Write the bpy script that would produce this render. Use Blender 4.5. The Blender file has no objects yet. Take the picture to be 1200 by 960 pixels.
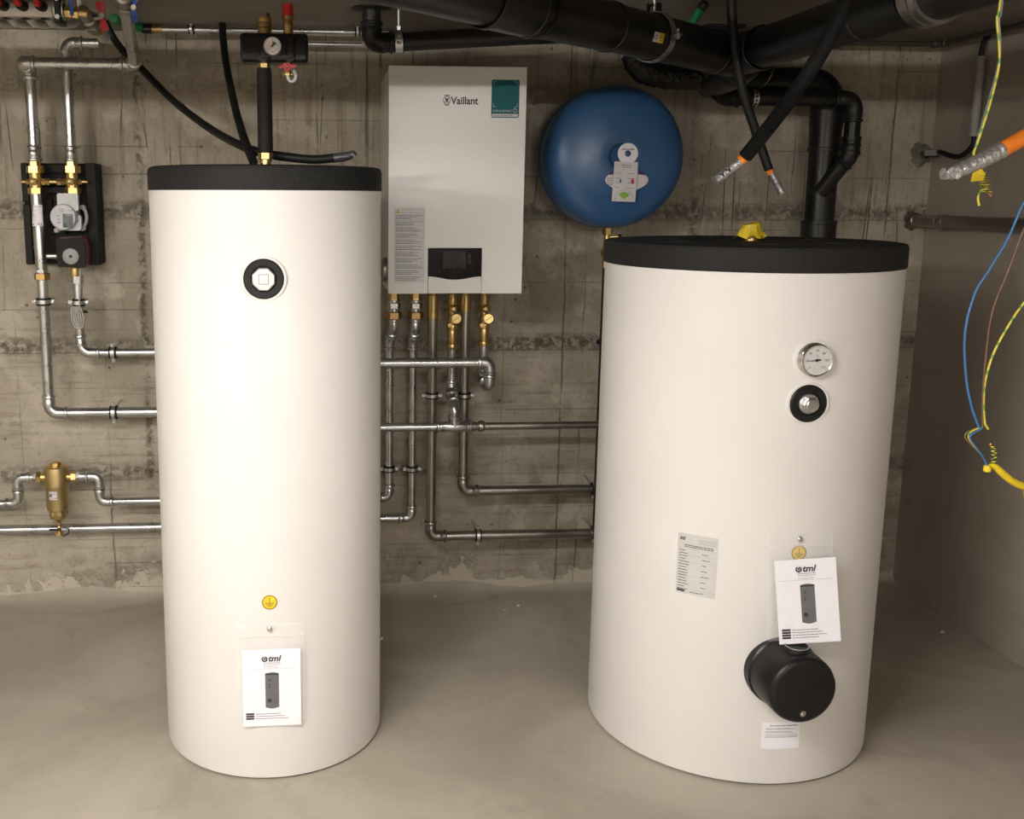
import bpy, bmesh, math, random
from mathutils import Vector, Matrix
random.seed(7)
V = Vector
SC = bpy.context.scene
COL = SC.collection

# ------------------------------------------------------------------ camera
F_PX, PITCH, YAW, ROLL, CAM_H = 1181.48, 0.1702, 0.0705, 0.0038, 1.4811
PPX, PPY = 600 - 140.16, 480 - 45.8
def cam_axes():
    cp, sp, cy, sy = math.cos(PITCH), math.sin(PITCH), math.cos(YAW), math.sin(YAW)
    fw = V((sy*cp, cy*cp, -sp)); r = V((cy, -sy, 0)); u = r.cross(fw)
    cr, sr = math.cos(ROLL), math.sin(ROLL)
    return cr*r + sr*u, -sr*r + cr*u, fw
RX, UX, FX = cam_axes()
CO = V((0, 0, CAM_H))
cd = bpy.data.cameras.new('camera')
cd.sensor_width = 36; cd.lens = F_PX/1200*36; cd.clip_start = 0.02
cd.shift_x = 140.16/1200; cd.shift_y = -45.8/1200
co = bpy.data.objects.new('camera', cd); COL.objects.link(co)
m3 = Matrix((RX, UX, -FX)).transposed()
co.matrix_world = Matrix.Translation(CO) @ m3.to_4x4()
SC.camera = co

# ------------------------------------------------------------------ world, exposure, lamps
w = bpy.data.worlds.new('world'); SC.world = w; w.use_nodes = True
w.node_tree.nodes['Background'].inputs[0].default_value = (0.5, 0.5, 0.5, 1)
w.node_tree.nodes['Background'].inputs[1].default_value = 0.05
SC.view_settings.view_transform = 'Standard'; SC.view_settings.look = 'None'
SC.view_settings.gamma = 1; SC.view_settings.use_curve_mapping = False
SC.view_settings.exposure = 0.82
LAMPS = [  # fluorescent strip lamps on the ceiling, outside the frame: x, y, z, length, strength, colour, turn
    (-2.05, -0.25, 1.950, 1.20, 215, (1.0, 0.945, 0.865), 0.15),
    (0.70, -1.75, 1.950, 1.20, 135, (1.0, 0.95, 0.925), 0.0),
]
# added fill panel, unseen above the frame, to brighten the floor
FILL_PANEL = (-0.55, 0.75, 1.985, 1.2, 0.3)
_l = bpy.data.lights.new('fill_panel_light', 'AREA'); _l.shape = 'RECTANGLE'; _l.size, _l.size_y = 1.18, .28; _l.energy = 42; _l.color = (1.0, .95, .90)
_o = bpy.data.objects.new('fill_panel_light', _l); _o.location = FILL_PANEL[:3]; COL.objects.link(_o)

# ------------------------------------------------------------------ geometry of the view -> world
def ray(px, py): return (FX*F_PX + RX*(px-PPX) - UX*(py-PPY)).normalized()
def at(px, py, y): d = ray(px, py); return CO + d*(y/d.y)
def atx(px, py, x): d = ray(px, py); return CO + d*(x/d.x)
def atz(px, py, z): d = ray(px, py); return CO + d*((z-CAM_H)/d.z)

ROOM_D, ROOM_R, ROOM_H = 3.625, 2.233, 2.034

# ------------------------------------------------------------------ materials
class N:
    def __init__(s, name):
        s.m = bpy.data.materials.new(name); s.m.use_nodes = True
        s.t = s.m.node_tree; s.b = s.t.nodes['Principled BSDF']; s.co = None
    def n(s, typ, **kw):
        x = s.t.nodes.new(typ)
        for k, v in kw.items(): setattr(x, k, v)
        return x
    def link(s, a, b): s.t.links.new(a, b)
    def coord(s):
        if not s.co: s.co = s.n('ShaderNodeTexCoord').outputs['Object']
        return s.co
    def val(s, x, sock):
        if isinstance(x, (int, float)): sock.default_value = x
        elif isinstance(x, tuple): sock.default_value = x if len(x) == 4 else (*x, 1)
        else: s.link(x, sock)
    def mapping(s, scale=(1, 1, 1), loc=(0, 0, 0)):
        m = s.n('ShaderNodeMapping'); s.link(s.coord(), m.inputs[0])
        m.inputs['Scale'].default_value = scale; m.inputs['Location'].default_value = loc
        return m.outputs[0]
    def noise(s, scale, detail=4, rough=.55, vec=None, dist=0):
        x = s.n('ShaderNodeTexNoise'); s.link(vec if vec else s.coord(), x.inputs['Vector'])
        x.inputs['Scale'].default_value = scale; x.inputs['Detail'].default_value = detail
        x.inputs['Roughness'].default_value = rough; x.inputs['Distortion'].default_value = dist
        return x.outputs[0]
    def math(s, op, a, b=0.0, c=0.0, clamp=False):
        x = s.n('ShaderNodeMath', operation=op, use_clamp=clamp)
        s.val(a, x.inputs[0]); s.val(b, x.inputs[1])
        if len(x.inputs) > 2: s.val(c, x.inputs[2])
        return x.outputs[0]
    def rng(s, a, lo, hi, o0=0., o1=1.):
        x = s.n('ShaderNodeMapRange'); x.clamp = True; x.interpolation_type = 'SMOOTHSTEP'
        s.val(a, x.inputs[0]); x.inputs[1].default_value = lo; x.inputs[2].default_value = hi
        x.inputs[3].default_value = o0; x.inputs[4].default_value = o1
        return x.outputs[0]
    def mix(s, f, a, b):
        x = s.n('ShaderNodeMix', data_type='RGBA'); s.val(f, x.inputs[0]); s.val(a, x.inputs[6]); s.val(b, x.inputs[7])
        return x.outputs[2]
    def bump(s, h, strength=.5, dist=.01):
        x = s.n('ShaderNodeBump'); s.link(h, x.inputs['Height'])
        x.inputs['Strength'].default_value = strength; x.inputs['Distance'].default_value = dist
        s.link(x.outputs[0], s.b.inputs['Normal'])
    def set(s, color=None, rough=None, metal=None, **kw):
        if color is not None: s.val(color, s.b.inputs['Base Color'])
        if rough is not None: s.val(rough, s.b.inputs['Roughness'])
        if metal is not None: s.val(metal, s.b.inputs['Metallic'])
        for k, v in kw.items(): s.val(v, s.b.inputs[k.replace('_', ' ')])
        return s.m

def plain(name, c, rough=.5, metal=0., var=.06, nscale=30, bump=0., **kw):
    n = N(name); f = n.noise(nscale, 3)
    c2 = tuple(max(0, x*(1-var*2.2)) for x in c); c1 = tuple(min(1, x*(1+var)) for x in c)
    n.set(n.mix(n.rng(f, .3, .7), c2, c1), n.rng(f, .25, .75, max(.02, rough-.06), min(1, rough+.06)), metal, **kw)
    if bump: n.bump(n.noise(nscale*8, 3), bump, .002)
    return n.m

MT = {}
MT['white'] = plain('tank_white', (.745, .73, .712), .42, var=.01, nscale=3)
MT['capblack'] = (lambda n: (n.set(n.mix(n.rng(n.noise(300, 2), .60, .74), (.012, .012, .012), (.055, .055, .052)), .7, Specular_IOR_Level=.3), n.bump(n.noise(220, 2), .5, .001), n.m)[2])(N('foam_black'))
MT['rubber'] = plain('rubber_black', (.010, .010, .010), .5, Specular_IOR_Level=.3)
MT['plastic'] = plain('plastic_black', (.008, .008, .009), .38, nscale=12, Specular_IOR_Level=.35)
MT['drain'] = plain('drain_black', (.011, .011, .011), .40, nscale=9, var=.3, Specular_IOR_Level=.4)
MT['wrap'] = (lambda n: (n.set((.012, .012, .012), .25), n.bump(n.noise(60, 4), 1, .012), n.m)[2])(N('wrapped_black'))
MT['epp'] = plain('epp_black', (.012, .011, .011), .7, bump=.5, Specular_IOR_Level=.3)
MT['steel'] = plain('galvanised', (.58, .59, .59), .30, 1., nscale=14)
MT['inox'] = plain('stainless', (.36, .33, .30), .36, 1., nscale=10)
MT['chrome'] = plain('chrome', (.78, .78, .78), .12, 1.)
MT['zinc'] = plain('zinc', (.66, .67, .66), .35, 1., bump=.08)
MT['brass'] = plain('brass', (.62, .45, .19), .36, 1., nscale=20)
MT['brassdull'] = plain('brass_dull', (.44, .29, .12), .42, 1.)
MT['bronze'] = plain('separator_brass', (.62, .48, .23), .40, 1., nscale=16)
MT['dullpipe'] = plain('dull_pipe', (.10, .08, .065), .5, .6)
MT['copper'] = plain('copper', (.75, .30, .17), .3, 1.)
MT['boiler'] = N('boiler_white').set((.69, .685, .655), .3)
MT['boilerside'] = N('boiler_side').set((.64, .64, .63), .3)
MT['glass'] = plain('display_black', (.003, .003, .004), .12, Specular_IOR_Level=.2)
MT['screen'] = plain('screen_grey', (.022, .023, .022), .2, Specular_IOR_Level=.2)
MT['blue'] = plain('vessel_blue', (.032, .100, .235), .33, var=.04, nscale=5)
MT['paper'] = plain('paper', (.82, .81, .86), .6, var=.01)
MT['labelgrey'] = plain('label_grey', (.58, .575, .565), .4, var=.02)
MT['labelwhite'] = plain('label_white', (.62, .60, .60), .5, var=.02)
MT['ink'] = plain('ink', (.03, .03, .035), .6)
MT['inkgrey'] = plain('ink_grey', (.16, .16, .17), .6)
MT['inkfaint'] = plain('ink_faint', (.33, .33, .35), .6)
MT['inkpic'] = plain('ink_picture', (.13, .13, .135), .6, nscale=60)
MT['yellow'] = plain('sticker_yellow', (.80, .56, .02), .45)
MT['tapeyellow'] = plain('tape_yellow', (.78, .58, .02), .35, bump=.6)
MT['teal'] = plain('sticker_teal', (.003, .105, .125), .45, Specular_IOR_Level=.2)
MT['red'] = plain('red', (.50, .018, .02), .4)
MT['blueh'] = plain('handle_blue', (.02, .08, .36), .4)
MT['green'] = plain('green_tape', (.012, .20, .07), .4)
MT['orange'] = plain('orange', (.85, .22, .02), .4)
MT['grey'] = plain('grey_plastic', (.32, .31, .30), .5)
MT['greyl'] = plain('grey_light', (.52, .52, .52), .4)
MT['pumpface'] = plain('pump_face', (.50, .50, .53), .4)
MT['tapegrey'] = plain('tape_grey', (.12, .12, .125), .35, .5, bump=.4)
MT['alu'] = (lambda n: (n.set((.62, .62, .64), .3, .85), n.bump(n.noise(120, 3), .8, .004), n.m)[2])(N('alu_tape'))
MT['lcd'] = plain('lcd', (.10, .11, .12), .2)
MT['purple'] = plain('purple', (.06, .02, .12), .4)
MT['limegreen'] = plain('lime', (.22, .45, .05), .4)
MT['cblue'] = plain('cable_blue', (.04, .17, .42), .4)
MT['cbrown'] = plain('cable_brown', (.17, .09, .05), .4)
MT['cgrey'] = plain('cable_grey', (.42, .40, .37), .5)
MT['clear_hose'] = plain('clear_hose', (.65, .66, .64), .25)
def _yg():
    n = N('cable_yellow_green'); x = n.n('ShaderNodeTexWave'); x.wave_type = 'BANDS'; x.bands_direction = 'DIAGONAL'
    n.link(n.coord(), x.inputs['Vector']); x.inputs['Scale'].default_value = 18; x.inputs['Distortion'].default_value = 1
    return n.set(n.mix(n.rng(x.outputs['Fac'], .80, .86), (.66, .58, .06), (.16, .33, .05)), .4)
MT['yg'] = _yg()
def _stripe():
    n = N('cable_striped'); x = n.n('ShaderNodeTexWave'); x.wave_type = 'BANDS'; x.bands_direction = 'Z'
    n.link(n.coord(), x.inputs['Vector']); x.inputs['Scale'].default_value = 75; x.inputs['Distortion'].default_value = .5
    return n.set(n.mix(n.rng(x.outputs['Fac'], .45, .55), (.70, .62, .05), (.02, .06, .02)), .4)
MT['ygs'] = _stripe()
def _film():
    n = N('clear_film'); n.set((.93, .93, .92), .12, 0., Transmission_Weight=0.)
    tr = n.n('ShaderNodeBsdfTransparent'); mx = n.n('ShaderNodeMixShader'); mx.inputs[0].default_value = .17
    out = n.t.nodes['Material Output']
    n.link(tr.outputs[0], mx.inputs[1]); n.link(n.b.outputs[0], mx.inputs[2]); n.link(mx.outputs[0], out.inputs[0])
    return n.m
MT['film'] = _film()

def wall_mat():
    n = N('board_marked_concrete')
    sep = n.n('ShaderNodeSeparateXYZ'); n.link(n.coord(), sep.inputs[0]); X, Z = sep.outputs[0], sep.outputs[2]
    big = n.noise(1.7, 5, .6); mid = n.noise(7, 6, .65); fine = n.noise(55, 5, .7)
    hgr = n.noise(3, 6, .7, n.mapping((1, 1, 16))); vgr = n.noise(3, 6, .7, n.mapping((15, 1, .9)))
    wob = n.noise(5, 5, .7)
    hf = n.rng(Z, .95, 1.35)                                        # upper lifts: vertical marks, lower lifts: horizontal
    grain = n.math('ADD', n.math('MULTIPLY', vgr, hf), n.math('MULTIPLY', hgr, n.math('SUBTRACT', 1., hf)))
    c = n.mix(n.rng(big, .36, .64), (.30, .262, .205), (.42, .375, .30))
    c = n.mix(n.math('MULTIPLY', n.rng(grain, .50, .66), .60), c, (.20, .17, .125))
    c = n.mix(n.math('MULTIPLY', n.rng(mid, .50, .62), .6), c, (.50, .455, .375))
    c = n.mix(n.math('MULTIPLY', n.rng(fine, .54, .68), .42), c, (.17, .145, .11))
    H = n.math('MULTIPLY', fine, .45)
    H = n.math('ADD', H, n.math('MULTIPLY', grain, .5))
    Zw = n.math('ADD', Z, n.math('MULTIPLY', n.math('SUBTRACT', wob, .5), .03))
    Xw = n.math('ADD', X, n.math('MULTIPLY', n.math('SUBTRACT', wob, .5), .03))
    dark = (.11, .095, .072)
    rough = n.rng(n.noise(32, 6, .8), .46, .60)
    # lift joints with honeycombing every 0.47 m
    for zb, s in ((.485, .75), (.955, 1.), (1.43, .8), (1.86, .35)):
        d = n.math('ABSOLUTE', n.math('SUBTRACT', Zw, zb))
        brk = n.rng(n.noise(1.6, 3, .6, n.mapping((1, 1, .2), (zb*7, 0, 0))), .36, .58, .25, 1.)
        band = n.math('MULTIPLY', n.math('MULTIPLY', n.rng(d, 0, .048, 1., 0.), rough), n.math('MULTIPLY', brk, s))
        c = n.mix(n.math('MULTIPLY', band, .95), c, dark)
        H = n.math('SUBTRACT', H, n.math('MULTIPLY', band, 1.2))
        ln = n.rng(n.math('ABSOLUTE', n.math('SUBTRACT', n.math('ADD', Z, n.math('MULTIPLY', wob, .004)), zb-.024)), .0008, .003, 1., 0.)
        c = n.mix(n.math('MULTIPLY', ln, .6*s), c, (.17, .11, .07))
    for zb, hs in ((.485, .6), (.955, .7), (1.43, .9)):
        hal = n.math('MULTIPLY', n.math('MULTIPLY', n.rng(n.math('ABSOLUTE', n.math('SUBTRACT', Zw, zb+.02)), .01, .11, 1., 0.), n.rng(n.noise(14, 6, .8), .48, .62)), hs)
        c = n.mix(n.math('MULTIPLY', hal, .6), c, (.16, .135, .10))
    # board edges every 9.4 cm
    fr = n.math('ABSOLUTE', n.math('SUBTRACT', n.math('FRACT', n.math('DIVIDE', n.math('ADD', Z, n.math('MULTIPLY', wob, .006)), .0945)), .5))
    bl = n.math('MULTIPLY', n.rng(fr, .0, .025, 1., 0.), n.rng(n.noise(2.2, 4, .6, n.mapping((1, 1, 3))), .47, .62))
    c = n.mix(n.math('MULTIPLY', bl, .5), c, dark); H = n.math('SUBTRACT', H, n.math('MULTIPLY', bl, .5))
    # vertical seams
    for sx, s, wd in SEAMS:
        d = n.math('ABSOLUTE', n.math('SUBTRACT', Xw, sx + .00))
        brk = n.rng(n.noise(3.2, 4, .6, n.mapping((.2, 1, 1), (sx*3, 0, 0))), .40, .58, .1, 1.)
        m = n.math('MULTIPLY', n.math('MULTIPLY', n.rng(d, .0, wd, 1., 0.), brk), s)
        if wd > .01: m = n.math('MULTIPLY', m, rough)
        c = n.mix(m, c, dark); H = n.math('SUBTRACT', H, n.math('MULTIPLY', m, 1.))
    # drip cracks, fine and vertical
    dr = n.n('ShaderNodeTexVoronoi'); dr.feature = 'DISTANCE_TO_EDGE'; n.link(n.mapping((5.2, 1, .55)), dr.inputs['Vector']); dr.inputs['Scale'].default_value = 1.7
    dm = n.math('MULTIPLY', n.math('MULTIPLY', n.rng(dr.outputs['Distance'], .0, .022, 1., 0.), n.rng(n.noise(2.5, 4, .6), .49, .6)), hf)
    c = n.mix(n.math('MULTIPLY', dm, .75), c, dark); H = n.math('SUBTRACT', H, dm)
    # air holes
    vo = n.n('ShaderNodeTexVoronoi'); n.link(n.coord(), vo.inputs['Vector']); vo.inputs['Scale'].default_value = 17
    pit = n.math('MULTIPLY', n.rng(vo.outputs['Distance'], .05, .10, 1., 0.), n.rng(n.noise(3), .5, .56))
    c = n.mix(n.math('MULTIPLY', pit, .8), c, dark); H = n.math('SUBTRACT', H, pit)
    # cement smear and dirt over the wall foot
    edge = n.math('ADD', .035, n.math('MULTIPLY', n.rng(n.noise(4.5, 6, .75), .42, .72), .17))
    sm = n.rng(n.math('SUBTRACT', Z, edge), -.006, .006, 1., 0.)
    dirt = n.math('MULTIPLY', n.rng(Z, .10, .24, 1., 0.), n.rng(n.noise(9, 6, .75), .45, .62))
    c = n.mix(n.math('MULTIPLY', dirt, .75), c, (.17, .145, .11))
    c = n.mix(n.math('MULTIPLY', sm, .85), c, (.52, .47, .38)); H = n.math('ADD', H, n.math('MULTIPLY', sm, .5))
    n.set(c, .85); n.bump(H, .8, .006)
    return n.m
SEAMS = [(at(165, 250, ROOM_D).x, .9, .022), (at(116, 250, ROOM_D).x, .7, .005), (at(817, 180, ROOM_D).x, .8, .03),
         (at(1046, 170, ROOM_D).x, .8, .005), (at(660, 380, ROOM_D).x, .75, .005), (at(684, 380, ROOM_D).x, .6, .005),
         (at(590, 430, ROOM_D).x, .4, .004), (at(430, 150, ROOM_D).x, .45, .006), (at(20, 430, ROOM_D).x, .3, .004),
         (at(372, 150, ROOM_D).x, .35, .005), (at(930, 200, ROOM_D).x, .45, .004)]
MT['wall'] = wall_mat()

def smooth_concrete(name, c1, c2, c3, bump=.35, rough=.7, rl=.0):
    n = N(name)
    c = n.mix(n.rng(n.noise(1.3, 6, .62, dist=.6), .32, .68), c1, c2)
    c = n.mix(n.math('MULTIPLY', n.rng(n.noise(4, 7, .7, dist=.8), .5, .72), .5), c, c3)
    f = n.noise(70, 4, .7)
    c = n.mix(n.math('MULTIPLY', n.rng(f, .6, .75), .3), c, tuple(x*.6 for x in c1))
    vo = n.n('ShaderNodeTexVoronoi'); n.link(n.coord(), vo.inputs['Vector']); vo.inputs['Scale'].default_value = 9
    pit = n.math('MULTIPLY', n.rng(vo.outputs['Distance'], .025, .05, 1., 0.), n.rng(n.noise(2), .5, .56))
    c = n.mix(n.math('MULTIPLY', pit, .7), c, tuple(x*.35 for x in c1))
    n.set(c, n.rng(n.noise(2.5, 5, .6), .3, .7, rough-.12, rough+.12))
    n.bump(n.math('ADD', n.noise(6, 7, .6), n.math('MULTIPLY', f, .15)), bump, .006)
    return n.m
MT['floor'] = smooth_concrete('floor_screed', (.315, .28, .225), (.43, .39, .325), (.25, .22, .172), .5, .5)
MT['ceil'] = smooth_concrete('ceiling_concrete', (.20, .175, .15), (.26, .235, .20), (.13, .115, .10), .8, .85)
MT['wallr'] = smooth_concrete('side_wall_concrete', (.33, .29, .24), (.39, .345, .29), (.25, .215, .175), .5, .85)
MT['wallo'] = smooth_concrete('rear_wall_concrete', (.46, .42, .36), (.52, .48, .42), (.36, .33, .28), .5, .85)
MT['mortar'] = plain('mortar', (.21, .19, .16), .9, var=.2, nscale=25, bump=1.)
MT['hole'] = plain('broken_concrete', (.10, .085, .07), .95, var=.3, nscale=60, bump=1.)

# ------------------------------------------------------------------ mesh building
ORG = {}
def thing(name, label, cat, loc, group=None):
    o = bpy.data.objects.new(name, None); o.empty_display_size = .05; COL.objects.link(o)
    o.location = loc; ORG[o.name] = V(loc); o['label'] = label; o['category'] = cat
    if group: o['group'] = group
    return o
def tag(o, label, cat, group=None):
    o['label'] = label; o['category'] = cat
    if group: o['group'] = group
    return o
def frame(z, up=V((0, 0, 1))):
    z = V(z).normalized()
    if abs(z.dot(up)) > .98: up = V((0, 1, 0))
    x = up.cross(z).normalized(); return x, z.cross(x), z
class MB:
    def __init__(s): s.v = []; s.f = []; s.flat = set()
    def add(s, vs, fs):
        b = len(s.v); s.v += [V(p) for p in vs]; s.f += [tuple(b+i for i in f) for f in fs]
    def box(s, c, sz, ax=None, bev=0):
        X, Y, Z = ax or (V((1, 0, 0)), V((0, 1, 0)), V((0, 0, 1)))
        hx, hy, hz = sz[0]/2, sz[1]/2, sz[2]/2; c = V(c)
        if bev <= 0:
            vs = [c + X*(i*hx) + Y*(j*hy) + Z*(k*hz) for i in (-1, 1) for j in (-1, 1) for k in (-1, 1)]
            s.add(vs, [(0, 1, 3, 2), (4, 6, 7, 5), (0, 4, 5, 1), (2, 3, 7, 6), (0, 2, 6, 4), (1, 5, 7, 3)])
        else:
            bm = bmesh.new(); bmesh.ops.create_cube(bm, size=1)
            for q in bm.verts: q.co = V((q.co.x*sz[0], q.co.y*sz[1], q.co.z*sz[2]))
            bmesh.ops.bevel(bm, geom=list(bm.edges), offset=bev, segments=3, affect='EDGES', profile=.5)
            bm.verts.ensure_lookup_table()
            s.add([c + X*q.co.x + Y*q.co.y + Z*q.co.z for q in bm.verts], [tuple(q.index for q in f.verts) for f in bm.faces]); bm.free()
        return s
    def lathe(s, prof, o, axis=(0, 0, 1), n=32, caps=True, phase=0):
        X, Y, Z = frame(axis); o = V(o); k = len(prof); vs = []
        for r, h in prof:
            for i in range(n):
                a = 2*math.pi*i/n + phase; vs.append(o + Z*h + X*(r*math.cos(a)) + Y*(r*math.sin(a)))
        fs = [(j*n+i, j*n+(i+1) % n, (j+1)*n+(i+1) % n, (j+1)*n+i) for j in range(k-1) for i in range(n)]
        if caps:
            if prof[0][0] > 1e-5: fs.append(tuple(range(n-1, -1, -1)))
            if prof[-1][0] > 1e-5: fs.append(tuple((k-1)*n+i for i in range(n)))
        s.add(vs, fs); return s
    def cyl(s, a, b, r, r2=None, n=20, bev=0):
        a = V(a); b = V(b); L = (b-a).length; r2 = r if r2 is None else r2
        p = [(r, 0), (r2, L)] if bev <= 0 else [(r-bev, 0), (r-bev*.3, bev*.3), (r, bev), (r2, L-bev), (r2-bev*.3, L-bev*.3), (r2-bev, L)]
        return s.lathe(p, a, b-a, n)
    def hexn(s, a, b, r, bev=.001, n=6, phase=0.): 
        a = V(a); b = V(b); L = (b-a).length
        return s.lathe([(r-bev*1.5, 0), (r, bev), (r, L-bev), (r-bev*1.5, L)], a, b-a, n, phase=phase)
    def ball(s, c, r, n=16, sq=1., axis=(0, 0, 1)):
        return s.lathe([(max(r*math.sin(math.pi*i/10), 1e-6), -r*sq*math.cos(math.pi*i/10)) for i in range(11)], c, axis, n, caps=False)
    def sweep(s, pts, rad, n=14, caps=True, closed=False):
        pts = [V(p) for p in pts]; k = len(pts)
        rad = rad if isinstance(rad, (list, tuple)) else [rad]*k
        T = []
        for i in range(k):
            if closed: t = pts[(i+1) % k] - pts[i-1]
            else: t = pts[min(i+1, k-1)] - pts[max(i-1, 0)]
            T.append(t.normalized() if t.length > 1e-9 else T[-1])
        X = frame(T[0])[0]; vs = []
        for i in range(k):
            X = (X - T[i]*X.dot(T[i])).normalized(); Y = T[i].cross(X)
            for j in range(n):
                a = 2*math.pi*j/n; vs.append(pts[i] + (X*math.cos(a) + Y*math.sin(a))*rad[i])
        fs = [(i*n+j, i*n+(j+1) % n, (i+1)*n+(j+1) % n, (i+1)*n+j) for i in range(k-1) for j in range(n)]
        if closed: fs += [((k-1)*n+j, (k-1)*n+(j+1) % n, (j+1) % n, j) for j in range(n)]
        elif caps: fs += [tuple(range(n-1, -1, -1)), tuple((k-1)*n+j for j in range(n))]
        s.add(vs, fs); return s
    def ring(s, c, axis, R, r, n=36, m=10):
        X, Y, Z = frame(axis)
        return s.sweep([V(c) + X*(R*math.cos(2*math.pi*i/n)) + Y*(R*math.sin(2*math.pi*i/n)) for i in range(n)], r, m, closed=True)
    def annulus(s, c, axis, r0, r1, h, n=36):  # band with rectangular section, centred on c
        return s.lathe([(r0, -h/2), (r1, -h/2), (r1, h/2), (r0, h/2), (r0, -h/2)], c, axis, n, caps=False)
    def prism(s, poly, o, X, Y, h):  # polygon in the X,Y plane pushed out along X x Y by h
        o = V(o); Z = X.cross(Y).normalized(); k = len(poly)
        vs = [o + X*a + Y*b for a, b in poly] + [o + X*a + Y*b + Z*h for a, b in poly]
        s.add(vs, [tuple(range(k-1, -1, -1)), tuple(range(k, 2*k))] + [(i, (i+1) % k, k+(i+1) % k, k+i) for i in range(k)]); return s
    def build(s, name, mat, parent=None, origin=None, smooth=35, fixn=True):
        if parent is not None: og = ORG[parent.name]
        elif origin is not None: og = V(origin)
        else:
            og = sum(s.v, V())/len(s.v); og.z = min(p.z for p in s.v)
        me = bpy.data.meshes.new(name); me.from_pydata([p-og for p in s.v], [], s.f)
        if fixn:
            bm = bmesh.new(); bm.from_mesh(me); bmesh.ops.recalc_face_normals(bm, faces=bm.faces); bm.to_mesh(me); bm.free()
        me.materials.append(MT[mat] if isinstance(mat, str) else mat)
        if smooth:
            me.polygons.foreach_set('use_smooth', [True]*len(me.polygons)); me.set_sharp_from_angle(angle=math.radians(smooth))
        o = bpy.data.objects.new(name, me); COL.objects.link(o); ORG[o.name] = og
        if parent is not None: o.parent = parent
        else: o.location = og
        return o
def struct(name, mb, mat, **k):
    o = mb.build(name, mat, None, (0, 0, 0), **k); o['kind'] = 'structure'; return o
def fillet(pts, R, seg=8):
    pts = [V(p) for p in pts]; out = [pts[0]]
    for i in range(1, len(pts)-1):
        a, c, b = pts[i-1], pts[i], pts[i+1]; d0 = (c-a).normalized(); d1 = (b-c).normalized()
        th = d0.angle(d1)
        if th < .02: out.append(c); continue
        t = min(R*math.tan(th/2), (c-a).length*.49, (b-c).length*.49); Re = t/math.tan(th/2)
        nrm = (d1 - d0*d0.dot(d1)).normalized(); ctr = c - d0*t + nrm*Re
        for k in range(seg+1):
            f = th*k/seg; out.append(ctr - nrm*(Re*math.cos(f)) + d0*(Re*math.sin(f)))
    out.append(pts[-1]); return out
def smooth_path(pts, n=10):  # Catmull-Rom
    pts = [V(p) for p in pts]; P = [pts[0]*2-pts[1]] + pts + [pts[-1]*2-pts[-2]]; out = []
    for i in range(1, len(P)-2):
        a, b, c, d = P[i-1:i+3]
        for k in range(n):
            t = k/n; out.append(.5*((2*b) + (c-a)*t + (2*a-5*b+4*c-d)*t*t + (3*b-a-3*c+d)*t**3))
    out.append(pts[-1]); return out
def beadpath(path, r, sock, fat=.0030, bead=.0034):
    """path with press-fitting sockets: beads near both ends"""
    L = [0]
    for i in range(1, len(path)): L.append(L[-1] + (path[i]-path[i-1]).length)
    tot = L[-1]; keys = [(0, fat), (.001, fat+bead*.6), (.004, fat+bead), (.008, fat+bead), (.011, fat*.6), (sock*.9, fat*.6), (sock, fat)]
    keys = [k for k in keys if k[0] < tot/2]
    S = sorted(set([k[0] for k in keys] + [tot-k[0] for k in keys] + [l for l in L if sock < l < tot-sock]))
    def pt(q):
        for i in range(1, len(L)):
            if q <= L[i] + 1e-9:
                f = (q-L[i-1])/max(L[i]-L[i-1], 1e-9); return path[i-1].lerp(path[i], f)
        return path[-1]
    def rr(q):
        q = min(q, tot-q)
        for i in range(1, len(keys)):
            if q <= keys[i][0]: 
                a, b = keys[i-1], keys[i]; return r + a[1] + (b[1]-a[1])*(q-a[0])/(b[0]-a[0])
        return r + fat
    return [pt(q) for q in S], [rr(q) for q in S]
def pipe_run(name, label, pts, r, mat='steel', bend=None, group=None, sock=.022, elbows=True, fmat=None, cat='pipe'):
    pts = [V(p) for p in pts]; bend = bend or r*2.3; fmat = fmat or mat
    root = thing(name, label, cat, pts[0], group)
    cut = [0]*len(pts)
    for i in range(1, len(pts)-1):
        d0 = (pts[i]-pts[i-1]).normalized(); d1 = (pts[i+1]-pts[i]).normalized(); th = d0.angle(d1)
        t = bend*math.tan(th/2); cut[i] = t
        lim = min((pts[i]-pts[i-1]).length*(.98 if i == 1 else .5), (pts[i+1]-pts[i]).length*(.98 if i == len(pts)-2 else .5))
        sk = min(sock, max(lim-t, .002)); a = pts[i]-d0*min(t+sk, lim); b = pts[i]+d1*min(t+sk, lim)
        path = fillet([a, pts[i], b], bend, 8)
        P, Rr = beadpath(path, r, sk)
        MB().sweep(P, Rr, 20).build('elbow', fmat, root)
    for i in range(len(pts)-1):
        d = (pts[i+1]-pts[i]).normalized(); a = pts[i]+d*cut[i]; b = pts[i+1]-d*cut[i+1]
        if (b-a).dot(d) > .004: MB().cyl(a, b, r, n=20).build('tube', mat, root)
    return root
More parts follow.
